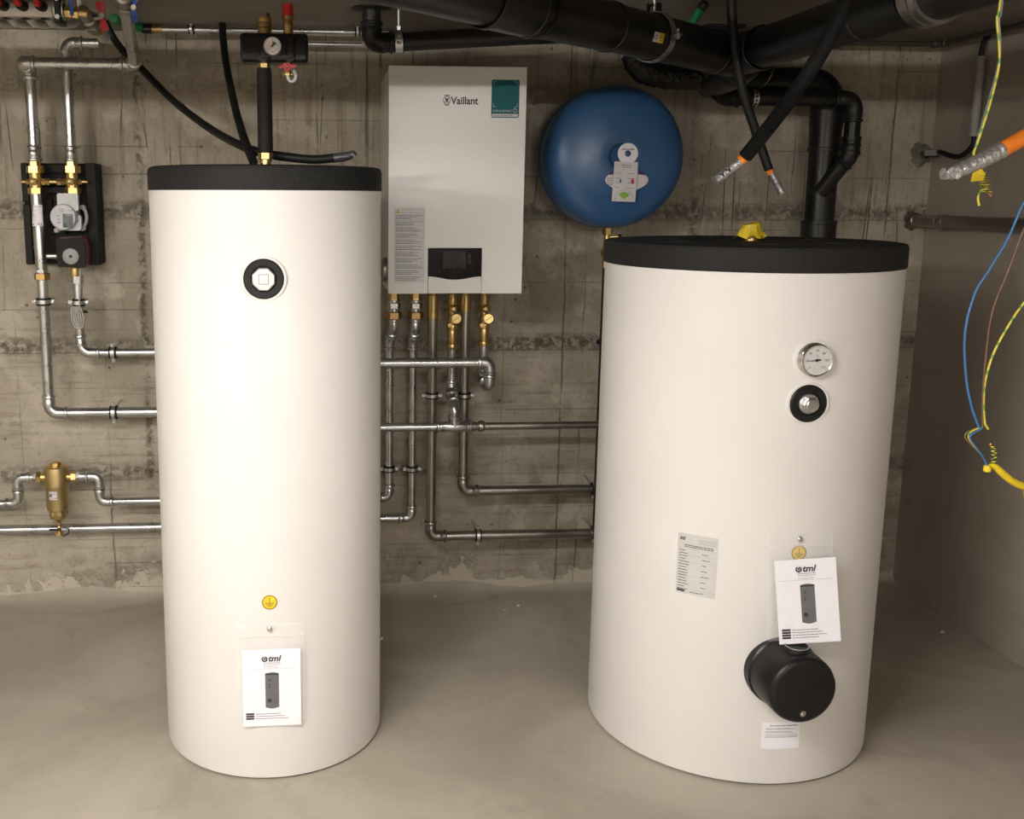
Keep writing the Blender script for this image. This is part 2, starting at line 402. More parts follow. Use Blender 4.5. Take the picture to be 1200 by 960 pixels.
def clamp(p, axis, r, wall, label, group, width=.018, side=None):
    """pipe clamp with rubber lining, two bolted ears and a threaded stem going to 'wall'"""
    p = V(p); ax = V(axis).normalized(); wall = V(wall); back = (wall-p).normalized()
    sd = side.normalized() if side else ax.cross(back).normalized()
    t = thing('pipe_clamp', label, 'clamp', p, group)
    MB().annulus(p, ax, r*1.005, r+.0062, width*1.55, 28).build('lining', 'rubber', t)
    m = MB().annulus(p, ax, r+.006, r+.0078, width*.8, 28)
    for s in (-1, 1): m.box(p + sd*s*(r+.013), (.014, .009, width*.8), (sd, back, ax), .001)
    m.build('band', 'steel', t)
    for s in (-1, 1):
        c = p + sd*s*(r+.014)
        MB().cyl(c+back*.012, c-back*.007, .0028, n=8).hexn(c-back*.0105, c-back*.0055, .0055).build('bolt', 'zinc', t)
    MB().cyl(p+back*(r+.004), wall, .004, n=10).hexn(p+back*(r+.004), p+back*(r+.014), .008).build('stem', 'zinc', t)
    return t
def tube_thing(name, label, cat, pts, r, mat, n=12, group=None, k=10, smooth=True):
    P = smooth_path(pts, k) if smooth else pts
    return tag(MB().sweep(P, r, n).build(name, mat), label, cat, group)
def rrect(w, h, r, k=5, cx=0, cy=0):
    out = []
    for sx, sy, a0 in ((1, 1, 0), (-1, 1, 90), (-1, -1, 180), (1, -1, 270)):
        for i in range(k+1):
            a = math.radians(a0 + 90*i/k); out.append((cx + sx*(w/2-r) + r*math.cos(a), cy + sy*(h/2-r) + r*math.sin(a)))
    return out

# decals: shapes given in (u, v) metres and mapped on a plane or round a cylinder
def plane_map(o, X, Y):
    o = V(o); Z = X.cross(Y).normalized(); return lambda u, v, d: o + X*u + Y*v + Z*d
def cyl_map(cx, cy, R, th0, z0):
    return lambda u, v, d: V((cx + (R+d)*math.cos(th0+u/R), cy + (R+d)*math.sin(th0+u/R), z0+v))
class Decal:
    def __init__(s, mp): s.mp = mp; s.mb = MB()
    def poly(s, pts, d): s.mb.add([s.mp(u, v, d) for u, v in pts], [tuple(range(len(pts)))]); return s
    def rect(s, u0, v0, u1, v1, d, nu=1):
        for i in range(nu):
            a = u0+(u1-u0)*i/nu; b = u0+(u1-u0)*(i+1)/nu; s.poly([(a, v0), (b, v0), (b, v1), (a, v1)], d)
        return s
    def disc(s, u, v, r, d, n=32): return s.poly([(u+r*math.cos(2*math.pi*i/n), v+r*math.sin(2*math.pi*i/n)) for i in range(n)], d)
    def ringd(s, u, v, r0, r1, d, n=32, a0=0, a1=2*math.pi, sy=1.):
        for i in range(n):
            a = a0+(a1-a0)*i/n; b = a0+(a1-a0)*(i+1)/n
            s.poly([(u+r0*math.cos(a), v+r0*math.sin(a)*sy), (u+r1*math.cos(a), v+r1*math.sin(a)*sy), (u+r1*math.cos(b), v+r1*math.sin(b)*sy), (u+r0*math.cos(b), v+r0*math.sin(b)*sy)], d)
        return s
    def text(s, txt, u, v, size, d, align='LEFT', shear=0., bold=0., sx=1.):
        c = bpy.data.curves.new('t', 'FONT'); c.body = txt; c.size = size; c.align_x = align; c.shear = shear; c.offset = bold; c.resolution_u = 3
        o = bpy.data.objects.new('t', c); COL.objects.link(o); bpy.context.view_layer.update()
        me = bpy.data.meshes.new_from_object(o.evaluated_get(bpy.context.evaluated_depsgraph_get()))
        s.mb.add([s.mp(u+q.co.x*sx, v+q.co.y, d) for q in me.vertices], [tuple(p.vertices) for p in me.polygons])
        bpy.data.objects.remove(o); bpy.data.curves.remove(c); bpy.data.meshes.remove(me); return s
    def lines(s, u0, u1, vs, h, d, fill=1., rag=.0):
        for v in vs:
            u = u0; end = u0+(u1-u0)*(1-rag*random.random())
            while u < end:
                w_ = random.uniform(1.2, 4.5)*h
                if random.random() < fill: s.rect(u, v, min(u+w_, end), v+h*.62, d)
                u += w_+h*.45
        return s
    def build(s, name, mat, parent=None, smooth=0, stuff=False):
        o = s.mb.build(name, mat, parent, smooth=smooth, fixn=False)
        if stuff: o['kind'] = 'stuff'
        return o

# ------------------------------------------------------------------ room
X0, Y0 = -3.0, -2.6
struct('floor', MB().box(((X0+ROOM_R)/2, (Y0+ROOM_D)/2, -.05), (ROOM_R-X0, ROOM_D-Y0, .1)), 'floor', smooth=0)
struct('ceiling', MB().box(((X0+ROOM_R)/2, (Y0+ROOM_D)/2, ROOM_H+.05), (ROOM_R-X0, ROOM_D-Y0, .1)), 'ceil', smooth=0)
struct('wall_back', MB().box(((X0+ROOM_R)/2, ROOM_D+.05, ROOM_H/2), (ROOM_R-X0, .1, ROOM_H)), 'wall', smooth=0)
struct('wall_right', MB().box((ROOM_R+.05, (Y0+ROOM_D)/2, ROOM_H/2), (.1, ROOM_D-Y0, ROOM_H)), 'wallr', smooth=0)
struct('wall_left', MB().box((X0-.05, (Y0+ROOM_D)/2, ROOM_H/2), (.1, ROOM_D-Y0, ROOM_H)), 'wallo', smooth=0)
struct('wall_front', MB().box(((X0+ROOM_R)/2, Y0-.05, ROOM_H/2), (ROOM_R-X0, .1, ROOM_H)), 'wallo', smooth=0)
# hand-trowelled cement fillet where floor meets the back wall
mb = MB(); nx = 160; vs = []; prof = [(0.0, .0), (.0, .028), (-.012, .012), (-.035, .003), (-.075, .0006)]
for i in range(nx+1):
    x = X0 + (ROOM_R-X0)*i/nx; k = 1 + .45*math.sin(x*5.1) + .3*math.sin(x*13.7+1) + random.uniform(-.12, .12)
    for a, b in prof: vs.append((x, ROOM_D - .0005 + a*max(k, .3), b*max(k, .3)))
q = len(prof)
mb.add(vs, [(i*q+j, (i+1)*q+j, (i+1)*q+j+1, i*q+j+1) for i in range(nx) for j in range(q-1)])
struct('trim_1', mb, 'floor', smooth=60)
# strip lamps (behind the camera), each a housing with a glowing tube
for i, (x, y, z, ln, en, colr, rot) in enumerate(LAMPS):
    t = thing('ceiling_lamp', ['warm strip lamp on the ceiling, left of the camera', 'strip lamp on the ceiling right behind the camera'][i], 'lamp', (x, y, ROOM_H))
    Xr = V((math.cos(rot), math.sin(rot), 0)); Yr = V((-math.sin(rot), math.cos(rot), 0)); c = V((x, y, 0))
    MB().box((x, y, ROOM_H-.02), (ln+.10, .07, .038), (Xr, Yr, V((0, 0, 1))), .005).build('housing', 'greyl', t)
    gm = bpy.data.materials.new('lamp_glow'); gm.use_nodes = True; b_ = gm.node_tree.nodes['Principled BSDF']
    b_.inputs['Emission Color'].default_value = (*colr, 1); b_.inputs['Emission Strength'].default_value = en
    MB().cyl(V((x, y, z))-Xr*ln/2, V((x, y, z))+Xr*ln/2, .016, n=16).build('tube', gm, t)
    for s_ in (-1, 1): MB().box(V((x, y, z+.02))+Xr*s_*(ln/2+.012), (.022, .04, .075), (Xr, Yr, V((0, 0, 1))), .003).build('end_holder', 'greyl', t)
t = thing('ceiling_lamp', 'flat fill panel added on the ceiling above the camera for floor light', 'lamp', (FILL_PANEL[0], FILL_PANEL[1], ROOM_H))
MB().box((FILL_PANEL[0], FILL_PANEL[1], ROOM_H-.0215), (1.24, .34, .041), bev=.004).build('housing', 'greyl', t)  # housing drawn to go with the added fill light
t = None
SHP_Y, SHP_Z = 1.45, 1.918
tag(pipe_run('supply_pipe', 'straight steel supply pipe under the ceiling in front of the view', [(X0+.01, SHP_Y, SHP_Z), (ROOM_R-.005, SHP_Y, SHP_Z)], .038, 'steel'), 'straight steel supply pipe under the ceiling in front of the view', 'pipe')

# ------------------------------------------------------------------ storage tanks
def on_cyl(px, py, cx, cy, R):
    d = ray(px, py); a = d.x**2+d.y**2; b = -2*(d.x*cx+d.y*cy); c = cx*cx+cy*cy-R*R
    s = (-b-math.sqrt(b*b-4*a*c))/(2*a); P = CO+d*s; return P, math.atan2(P.y-cy, P.x-cx)
LT = (-.1420, 2.6955, .2996); RT = (1.1555, 2.6680, .3818)
LH, LC = 1.4961, .0594; RH, RC = 1.3086, .0607
def norm(th): return V((math.cos(th), math.sin(th), 0))
def tank(T, h, capt, label):
    cx, cy, R = T
    t = thing('storage_tank', label, 'tank', (cx, cy, 0))
    MB().lathe([(R-.012, 0), (R-.012, .006), (R-.001, .0065), (R, .009), (R, h)], (cx, cy, 0), n=128).build('body', 'white', t)
    MB().lathe([(R-.010, .0005), (R-.010, .0064)], (cx, cy, 0), n=96).build('base_ring', 'rubber', t)
    return t
lt = tank(LT, LH, LC, 'tall slim white hot water tank on the left with a flat black lid')
cx, cy, R = LT
MB().lathe([(R-.02, LH+.0005), (R+.0015, LH+.0005), (R+.0022, LH+.004), (R+.0022, LH+LC-.012), (R-.002, LH+LC-.003), (R-.010, LH+LC), (.085, LH+LC), (.078, LH+LC+.0005)], (cx, cy, 0), n=128).build('lid', 'capblack', lt)
MB().lathe([(.036, LH+LC+.0005), (.075, LH+LC+.0005), (.080, LH+LC+.003), (.036, LH+LC+.004)], (cx, cy, 0), n=48).build('collar', 'plastic', lt)
rt = tank(RT, RH, RC, 'wide squat white buffer tank on the right with a black lid and flange cover')
cx, cy, R = RT
top = RH+RC
MB().lathe([(R-.02, RH+.0005), (R+.0025, RH+.0005), (R+.0035, RH+.004), (R+.0035, top-.010), (R, top-.002), (R-.008, top), (R-.07, top), (R-.074, top-.003), (R-.08, top-.003), (R-.084, top), (.16, top), (.157, top-.003), (.147, top-.003), (.144, top), (.045, top)], (cx, cy, 0), n=128).build('lid', 'capblack', rt)
for a in range(0, 360, 60):
    ar = math.radians(a+18); c = V((cx+.22*math.cos(ar), cy+.22*math.sin(ar), top))
    MB().lathe([(.0, .0002), (.042, .0002), (.042, .0025), (.030, .0032), (0, .0032)], c, n=28, caps=False).build('lid_embossing', 'capblack', rt)

# left tank plug
def port(T, px, py, parent, r_out, kind):
    P, th = on_cyl(px, py, *T); n_ = norm(th); X, Y, Z = frame(n_)
    # conical white lip, rubber ring, plug
    MB().lathe([(r_out*1.20, -.004), (r_out*1.12, .0015), (r_out*1.02, .0015), (r_out, -.001)], P, n_, 40, caps=False).build('port_lip', 'white', parent)
    MB().lathe([(r_out, -.003), (r_out, .002), (r_out-.003, .0045), (r_out*.66, .004), (r_out*.60, .001), (0, .001)], P, n_, 48, caps=False).build('port_ring', 'rubber', parent)
    return P, th, n_, X, Y
P, th, n_, X, Y = port(LT, 309, 327, lt, .0475, 'oct')
MB().lathe([(.0285, .0), (.0285, .0115), (.0265, .013)], P, n_, 8, phase=math.pi/8).build('plug', 'zinc', lt, smooth=20)
mbq = MB()
for s_, tt in ((X, Y), (Y, X)):
    for sg in (-1, 1): mbq.box(P+n_*.0132+s_*sg*.0112, (.0015, .0225, .0006) if s_ == X else (.0225, .0015, .0006), (X, Y, n_))
mbq.build('plug_socket', 'inkgrey', lt, smooth=0)
# earth symbol
def earth(T, px, py, parent, r):
    P, th = on_cyl(px, py, *T); mp = cyl_map(T[0], T[1], T[2], th, P.z)
    D = Decal(mp)
    for k in range(8):
        u0 = -r*math.cos(math.pi*k/8); u1 = -r*math.cos(math.pi*(k+1)/8); h0 = math.sqrt(max(r*r-u0*u0, 0)); h1 = math.sqrt(max(r*r-u1*u1, 0))
        D.poly([(u0, -h0), (u1, -h1), (u1, h1), (u0, h0)] if h0 > 1e-5 and h1 > 1e-5 else ([(u0, 0), (u1, -h1), (u1, h1)] if h0 <= 1e-5 else [(u0, -h0), (u1, 0), (u0, h0)]), .0009)
    D.build('earth_sticker', 'yellow', parent)
    D = Decal(mp).ringd(0, 0, r*.86, r*.95, .0013, 36).rect(-r*.04, -r*.08, r*.04, r*.62, .0013)
    D.rect(-r*.58, -r*.16, r*.58, -r*.08, .0013).rect(-r*.42, -r*.36, r*.42, -r*.28, .0013).rect(-r*.22, -r*.56, r*.22, -r*.48, .0013)
    D.build('earth_symbol', 'ink', parent)
earth(LT, 316, 706, lt, .0195)
earth(RT, 936, 648, rt, .0195)

# document pouch with manual: geometry on a plane hanging on the tank
def manual(T, spx, spy, bpx, bpy, w_, h_, rot, lean, lab_p, lab_b, pw, ph, prot, off, lines3, face=0.):
    P, th = on_cyl(spx, spy, *T); n_ = norm(th); Xt = V((-math.sin(th), math.cos(th), 0))
    Z0 = V((0, 0, 1))
    def basis(ang, ln):
        Yv = (Z0*math.cos(ln) - n_*math.sin(ln)); Xv = Xt.copy()
        return Xv*math.cos(ang)+Yv*math.sin(ang), Yv*math.cos(ang)-Xv*math.sin(ang)
    # pouch
    Xp, Yp = basis(prot, lean); o = P + n_*.0035
    t = thing('document_pouch', lab_p, 'pouch', P)
    mp = plane_map(o, Xp, Yp)
    nu, nv = 10, 14; D = Decal(mp)
    dep = lambda u, v: .0012*math.sin(u*70+v*31) + .0010*math.sin(v*90-u*25)
    for i in range(nu):
        for j in range(nv):
            us = [-pw/2+pw*(i+a)/nu for a in (0, 1)]; vs_ = [.012-ph*(j+b)/nv for b in (0, 1)]
            D.mb.add([mp(a, b, dep(a, b)) for a, b in ((us[0], vs_[0]), (us[0], vs_[1]), (us[1], vs_[1]), (us[1], vs_[0]))], [(0, 1, 2, 3)])
    D.build('sleeve', 'film', t, smooth=60)
    zp = MB(); zp.box(o - Yp*.018 + n_*.002, (pw, .0022, .0016), (Xp, Yp, n_)); zp.build('zip_seam', 'film', t)
    MB().ball(o+n_*.003, .0075, 16, .55, n_).build('screw', 'chrome', t)
    # manual
    tc = (CO-P); tc.z = 0; n_ = (n_*(1-face) + tc.normalized()*face).normalized(); Xt = V((-n_.y, n_.x, 0))
    Xb, Yb = basis(rot, lean); d = ray(bpx, bpy); pl = o + n_*off
    nn = Xb.cross(Yb).normalized(); nn = nn if nn.dot(n_) > 0 else -nn
    c = CO + d*((pl-CO).dot(nn)/d.dot(nn))
    b = thing('manual', lab_b, 'booklet', c - nn*.002)
    MB().box(c-nn*.002, (w_, h_, .003), (Xb, Yb, nn)).build('pages', 'paper', b, smooth=0)
    mp = plane_map(c, Xb, Yb); e = .0004
    k = h_/.21
    D = Decal(mp).text('tml', -.0085*k, .074*k, .0225*k, e, shear=.25, bold=.0006, sx=1.05)
    D.ringd(-.0170*k, .0800*k, .0042*k, .0078*k, e, 24, math.pi*.62, math.pi*2.38).poly([(-.0200*k, .0780*k), (-.0140*k, .0780*k), (-.0160*k, .0875*k)], e).build('logo', 'ink', b)
    D = Decal(mp).lines(-.020*k, .024*k, [.0685*k], .0022*k, e).lines(-.020*k, .024*k, [.064*k], .0017*k, e); D.build('subtitle', 'inkgrey', b)
    D = Decal(mp).lines(-.020*k, .018*k, [.0585*k, .0555*k], .0013*k, e); D.rect(-.066*k, .0528*k, .064*k, .0533*k, e).build('rule', 'inkfaint', b)
    # printed picture of the grey tank
    x0, x1, y0, y1 = -.0165*k, .0185*k, -.0525*k, .0405*k; arc = []
    for i in range(9): arc.append((x0+(x1-x0)*i/8, y0-.004*k*math.sin(math.pi*i/8)))
    arc2 = [(x1-(x1-x0)*i/8, y1+.003*k*math.sin(math.pi*i/8)) for i in range(9)]
    Decal(mp).poly(arc+arc2, e).build('picture', 'inkpic', b)
    D = Decal(mp).rect(x0, y1-.004*k, x1, y1, e*1.6)
    for yy, r in ((.031, .0), (.022, .0022), (.010, .0016), (.003, .0022), (-.034, .0055)):
        if r: D.disc(-.006*k, yy*k, r*k, e*1.6, 14)
    D.build('picture_detail', 'ink', b, stuff=True)
    D = Decal(mp)
    for i in range(lines3): D.rect(-.067*k, (-.0725-.0065*i)*k, -.046*k, (-.0675-.0065*i)*k, e)
    D.build('language_tags', 'ink', b)
    D = Decal(mp)
    for i in range(lines3): D.lines(-.042*k, (.022+.010*(i % 3))*k, [(-.0715-.0065*i)*k], .0026*k, e)
    D.build('title_lines', 'inkgrey', b)
    return P, n_, Xt
manual(LT, 316, 736, 318.5, 806.5, .146, .206, 0, -.0, 'clear pouch screwed on the front of the left tank', 'white manual in the clear pouch on the left tank', .172, .262, 0, .0035, 3)
manual(RT, 936, 631, 946.5, 704.5, .146, .206, .09, .13, 'clear pouch screwed on the right tank above the black flange cover', 'white manual leaning on the black flange cover of the right tank', .172, .262, .02, .020, 4, .30)

# right tank: thermometer
P, th = on_cyl(953, 421, *RT); n_ = norm(th); X, Y, Z = frame(n_)
MB().lathe([(.050, -.004), (.046, .0015), (.040, .0015), (.038, -.001)], P, n_, 48, caps=False).build('port_lip', 'white', rt)
th_ = MB().lathe([(.0405, -.002), (.0415, .001), (.040, .004), (.036, .006), (.0365, .014), (.039, .0165), (.0395, .019), (.0375, .0215), (.0350, .0205), (.0345, .0175)], P, n_, 56, caps=False).build('thermometer', 'chrome', rt)
mp = plane_map(P+n_*.0176, X, Y)
Decal(mp).disc(0, 0, .0347, 0, 48).build('dial', 'labelwhite', th_)
D = Decal(mp)
for i in range(31):
    a = math.radians(225-270*i/30); l = .004 if i % 5 == 0 else .002
    ca, sa = math.cos(a), math.sin(a); r1 = .0325; w_ = .0004
    D.poly([(r1*ca-w_*sa, r1*sa+w_*ca), ((r1-l)*ca-w_*sa, (r1-l)*sa+w_*ca), ((r1-l)*ca+w_*sa, (r1-l)*sa-w_*ca), (r1*ca+w_*sa, r1*sa-w_*ca)], .0004)
for i, tx in enumerate(('0', '20', '40', '60', '80', '100', '120')):
    a = math.radians(225-270*i/6); D.text(tx, .0232*math.cos(a), .0235*math.sin(a)-.0025, .0078, .0004, 'CENTER')
D.text('°C', 0, .009, .006, .0004, 'CENTER').build('dial_marks', 'ink', th_)
a = math.radians(186); ca, sa = math.cos(a), math.sin(a)
Decal(mp).poly([(.031*ca+.0006*sa, .031*sa-.0006*ca), (.0018*sa, -.0018*ca), (-.010*ca+.0022*sa, -.010*sa-.0022*ca), (-.010*ca-.0022*sa, -.010*sa+.0022*ca), (-.0018*sa, .0018*ca)], .0012).disc(0, 0, .0042, .0014, 20).build('needle', 'ink', th_)
# hex plug
P, th, n_, X, Y = port(RT, 947, 473, rt, .0455, 'hex')
pl = MB().lathe([(.0245, .0), (.0245, .006), (.022, .009)], P, n_, 40).build('plug', 'zinc', rt)
MB().hexn(P+n_*.006, P+n_*.018, .0195).lathe([(.0155, .018), (.0155, .024), (.0135, .026)], P, n_, 28).build('plug_head', 'steel', rt)
# type plate curved round the tank
P, th = on_cyl(816, 663, *RT)
mpc_ = cyl_map(RT[0], RT[1], RT[2], th, P.z); mpc = lambda u, v, d: mpc_(u*.72, v, d); wq, hq = .138, .158
Decal(mpc).rect(-wq/2, -hq/2, wq/2, hq/2, .0009, 10).build('type_plate', 'labelgrey', rt)
D = Decal(mpc).text('tml', -.062, .062, .014, .0013, shear=.25, bold=.0005); D.lines(-.045, .055, [.049, .0445], .0032, .0013)
D.rect(-.064, -.0745, -.036, -.069, .0013)
for k in range(15):
    v = .034 - k*.0073
    D.lines(-.062, -.030+random.uniform(-.012, .006), [v], .0030, .0013); 
    if k % 2 == 0: D.lines(.018, .034+random.uniform(-.006, .012), [v-.004], .0028, .0013)
D.lines(-.018, .016, [-.0735], .003, .0013)
D.build('type_plate_print', 'ink', rt)
D = Decal(mpc)
for v in (.040, .024, .006, -.030, -.066): D.rect(-.064, v, .064, v+.0005, .0012, 8)
D.lines(.005, .066, [.066, .061, .057], .0022, .0013)
D.build('type_plate_rules', 'inkfaint', rt, stuff=True)
# lower notice under the cover
P, th = on_cyl(915, 862, *RT)
mpc = cyl_map(RT[0], RT[1], RT[2], th, P.z); wq, hq = .100, .072
Decal(mpc).rect(-wq/2, -hq/2, wq/2, hq/2, .0009, 8).build('notice', 'paper', rt)
D = Decal(mpc).lines(-.030, .042, [.026], .0036, .0013); D.lines(-.040, .046, [.019, .0165, .0105, .008, .0025, -.002, -.005], .0018, .0013, rag=.3)
D.build('notice_print', 'inkgrey', rt)
# flange cover
P, th = on_cyl(916, 786, *RT); n_ = atz(943, 811, P.z)-P; FL = n_.length; n_.normalize(); X, Y, Z = frame(n_)
FR = .0865
fc = MB().lathe([(FR+.004, -.02), (FR+.004, .004), (FR, .008), (FR-.001, FL-.016), (FR-.004, FL-.007), (FR-.010, FL-.0015), (FR-.017, FL), (0, FL)], P, n_, 72, caps=False).build('flange_cover', 'plastic', rt)
q = P+n_*FL - Y*(FR*.66)
MB().lathe([(.0075, -.001), (.0075, .0004), (.0045, .0005), (.0045, .003), (.003, .0045)], q, n_, 20).build('screw', 'chrome', fc)
MB().lathe([(.0085, -.0002), (.016, .0002)], q, n_, 30, caps=False).build('screw_recess', 'rubber', fc)
q = P+n_*(FL*.55) + Y*(FR-.010)
MB().lathe([(.030, 0), (.030, .016), (.0285, .019), (.024, .020), (.023, .016), (0, .016)], q, Y, 40, caps=False).build('knob', 'plastic', fc)
MB().lathe([(.0262, .0196), (.0282, .0202), (.0287, .0185)], q, Y, 40, caps=False).build('knob_rim', 'grey', fc)
q = P+n_*(FL*.42) - Y*(FR-.006) 
MB().lathe([(.011, 0), (.011, .014), (.009, .016), (.009, .022), (.0065, .025)], q, -Y, 24).build('cable_gland', 'labelwhite', fc)
# taped outlet on the lid
q = V(at(880, 278, RT[1]-.0)); q = V((q.x, RT[1], top))
MB().lathe([(.019, -.02), (.019, .006), (.016, .008), (.016, .03)], q, n=28).hexn(q+V((0, 0, .006)), q+V((0, 0, .018)), .021).build('outlet', 'brass', rt)
bm = MB(); pts = []
nu = 22
for j, (r, z) in enumerate(((.030, .010), (.027, .018), (.0225, .028), (.021, .038), (.0205, .045), (.012, .0475), (.001, .047))):
    for i in range(nu):
        a = 2*math.pi*i/nu; k = 1+ (.18 if j < 3 else .05)*math.sin(i*2.6+j*.6)*(1-j/8) + (.35 if (j == 0 and i in (10, 11, 12)) else 0)
        pts.append(q+V((r*k*math.cos(a)*1.18, r*k*math.sin(a), z + (.006*math.sin(i*1.7) if j < 2 else 0) + (.004*math.cos(a) if j >= 3 else 0))))
bm.add(pts, [(j*nu+i, j*nu+(i+1) % nu, (j+1)*nu+(i+1) % nu, (j+1)*nu+i) for j in range(6) for i in range(nu)])
bm.build('yellow_tape', 'tapeyellow', rt, smooth=50)

# ------------------------------------------------------------------ placing helpers for straight runs
def project(P):
    d = V(P)-CO; z = d.dot(FX); return PPX + F_PX*d.dot(RX)/z, PPY - F_PX*d.dot(UX)/z
def bis(f, a, b):
    fa = f(a)
    for _ in range(50):
        m_ = (a+b)/2
        if (f(m_) > 0) == (fa > 0): a = m_
        else: b = m_
    return (a+b)/2
def zat(x, y, py): return bis(lambda z: project((x, y, z))[1]-py, -.5, 3)
def xat(y, z, px): return bis(lambda x: project((x, y, z))[0]-px, -3, 3)
def down(p, py): return V((p.x, p.y, zat(p.x, p.y, py)))
def across(p, px): return V((xat(p.y, p.z, px), p.y, p.z))
WY = ROOM_D

# ------------------------------------------------------------------ boiler
BX, BYF, BZ, BW, BH, BD = .2100, 3.1700, 1.1806, .4246, .6948, .44
bo = thing('wall_boiler', 'white wall-hung gas boiler with a black display, between tank and blue vessel', 'boiler', (BX+BW/2, BYF+BD/2, BZ))
MB().box((BX+BW/2, BYF+.02+(WY-.003-BYF-.02)/2, BZ+BH/2+.001), (BW-.003, WY-.003-BYF-.02, BH-.003), bev=.004).build('casing', 'boilerside', bo)
# front panel in pieces round the control panel
fp = lambda u, v, d=0: V((BX+u, BYF-d, BZ+v))
def fuv(px, py): p = at(px, py, BYF); return p.x-BX, p.z-BZ
cu0, cv1 = fuv(502, 291); cu1, _ = fuv(564.5, 291)
XX, ZZ = V((1, 0, 0)), V((0, 0, 1))
MB().prism([(.001, 0), (cu0-.0016, 0), (cu0-.0016, cv1+.0012), (cu1+.0016, cv1+.0012), (cu1+.0016, 0), (BW-.001, 0), (BW, .001), (BW, BH-.001), (BW-.001, BH), (.001, BH), (0, BH-.001), (0, .001)], fp(0, 0, -.021), XX, ZZ, .021).build('front_panel', 'boiler', bo, smooth=20)
cw = cu1-cu0; _, cvb = fuv(530, 324)
arc = [(cw*i/14, cvb - .010*math.sin(math.pi*i/14)**2) for i in range(15)]
MB().prism([(0, .001)]+[(cw, .001)]+[(a, b-.0008) for a, b in reversed(arc)], fp(cu0, 0, -.006), XX, ZZ, .0065).build('flap', 'boiler', bo, smooth=20)
MB().prism(arc+[(cw, cv1-.0015), (cw-.001, cv1), (.001, cv1), (0, cv1-.0015)], fp(cu0, 0, -.005), XX, ZZ, .0055).build('control_panel', 'glass', bo, smooth=20)
mp = lambda u, v, d: V((BX+u, BYF-d, BZ+v))
u0, v0 = fuv(519, 314.5); u1, v1 = fuv(546, 294.5)
Decal(mp).rect(u0, v0, u1, v1, .0012).build('screen', 'screen', bo)
u0, v0 = fuv(548, 309); u1, v1 = fuv(552, 297)
Decal(mp).rect(u0, v0, u1, v1, .0012).build('touch_strip', 'screen', bo)
for px in (515, 526.5, 532, 538):
    u, v = fuv(px, 318.5); Decal(mp).disc(u, v, .0035, .0012, 16).build('touch_button', 'screen', bo)
# badge
u0, v0 = fuv(514.5, 123); u1, v1 = fuv(567, 112)
Decal(mp).rect(u0, v0, u1, v1, .0004).build('badge', 'labelgrey' if False else 'boiler', bo)
u, v = fuv(528.5, 122); D = Decal(mp).text('Vaillant', u, v, .0315, .0009, bold=.0007, sx=.90)
D.build('brand_lettering', 'ink', bo)
u, v = fuv(523.7, 117.5)
D = Decal(mp).ringd(u, v, .0098, .0116, .0009, 28, sy=1.18).rect(u-.0095, v+.0135, u+.0095, v+.0155, .0009).rect(u-.008, v-.0157, u+.008, v-.0140, .0009)
D.poly([(u-.006, v+.006), (u-.0035, v+.009), (u-.0005, v+.003), (u+.0005, v+.003), (u+.0035, v+.009), (u+.006, v+.006), (u+.0035, v-.002), (u, v-.0085), (u-.0035, v-.002)], .0009)
D.poly([(u-.0075, v-.004), (u-.0055, v-.002), (u-.0035, v-.007), (u-.005, v-.009)], .0009).poly([(u+.0075, v-.004), (u+.0055, v-.002), (u+.0035, v-.007), (u+.005, v-.009)], .0009)
D.build('crest', 'ink', bo, stuff=True)
# teal sticker (its square code is left blank)
u0, v1 = fuv(576.3, 93.3); u1, v0 = fuv(608, 138.2); sw, sh = u1-u0, v1-v0; mu, mv = (u0+u1)/2, (v0+v1)/2
Decal(mp).poly(rrect(sw, sh, .005, 5, mu, mv), .0005).build('connect_sticker', 'teal', bo)
qs = sw*.86; qv = v1 - qs/2 - sw*.07
D = Decal(mp); 
for sx in (-1, 1):
    for sy in (-1, 1):
        cu_, cv_ = mu+sx*qs/2, qv+sy*qs/2; D.rect(min(cu_, cu_-sx*.010), cv_-.0005, max(cu_, cu_-sx*.010), cv_+.0005, .0009).rect(cu_-.0005, min(cv_, cv_-sy*.010), cu_+.0005, max(cv_, cv_-sy*.010), .0009)
D.rect(u0+.003, v0+.003, u1-.003, v0+.0115, .0009)
D.text('SCAN & CONNECT', u0+.004, v0+.0175, .0092, .0009, sx=.78)
D.ringd(u1-.0125, v0+.0215, .0055, .0066, .0009, 20).rect(u1-.0128, v0+.0165, u1-.0122, v0+.0265, .0009)
D.build('sticker_print', 'labelwhite', bo, stuff=True)
Decal(mp).lines(u0+.005, u1-.018, [v0+.0058], .0028, .0012).build('sticker_strip_text', 'inkgrey', bo)
# notice sheet on the left
u0, v1 = fuv(462, 243.5); u1, v0 = fuv(497.5, 331)
Decal(mp).rect(u0, v0, u1, v1, .0004).build('warning_label', 'labelgrey', bo)
D = Decal(mp); lh = (v1-v0-.022)/44
for k in range(44):
    v = v1-.020-lh*k
    if k % 4 == 0: D.rect(u0+.004, v+lh*.8, u1-.004, v+lh*.8+.0005, .0009)
    else: D.lines(u0+.004, u1-.005, [v], lh*.62, .0009, rag=.45)
D.build('warning_text', 'inkgrey', bo, stuff=True)
u, v = u0+.011, v1-.011
Decal(mp).poly([(u-.007, v-.006), (u+.007, v-.006), (u, v+.007)], .0009).build('warning_triangle', 'tapeyellow', bo)
Decal(mp).rect(u-.0006, v-.002, u+.0006, v+.003, .0013).rect(u-.0006, v-.0045, u+.0006, v-.003, .0013).build('warning_mark', 'ink', bo, stuff=True)
# round end cap on the left flank
q = at(449.5, 316, BYF+.12); q = V((BX, q.y, q.z))
MB().lathe([(.040, -.001), (.040, .010), (.037, .013), (.030, .013), (.028, .008), (0, .008)], q, (-1, 0, 0), 40, caps=False).build('flank_cap', 'inox', bo)

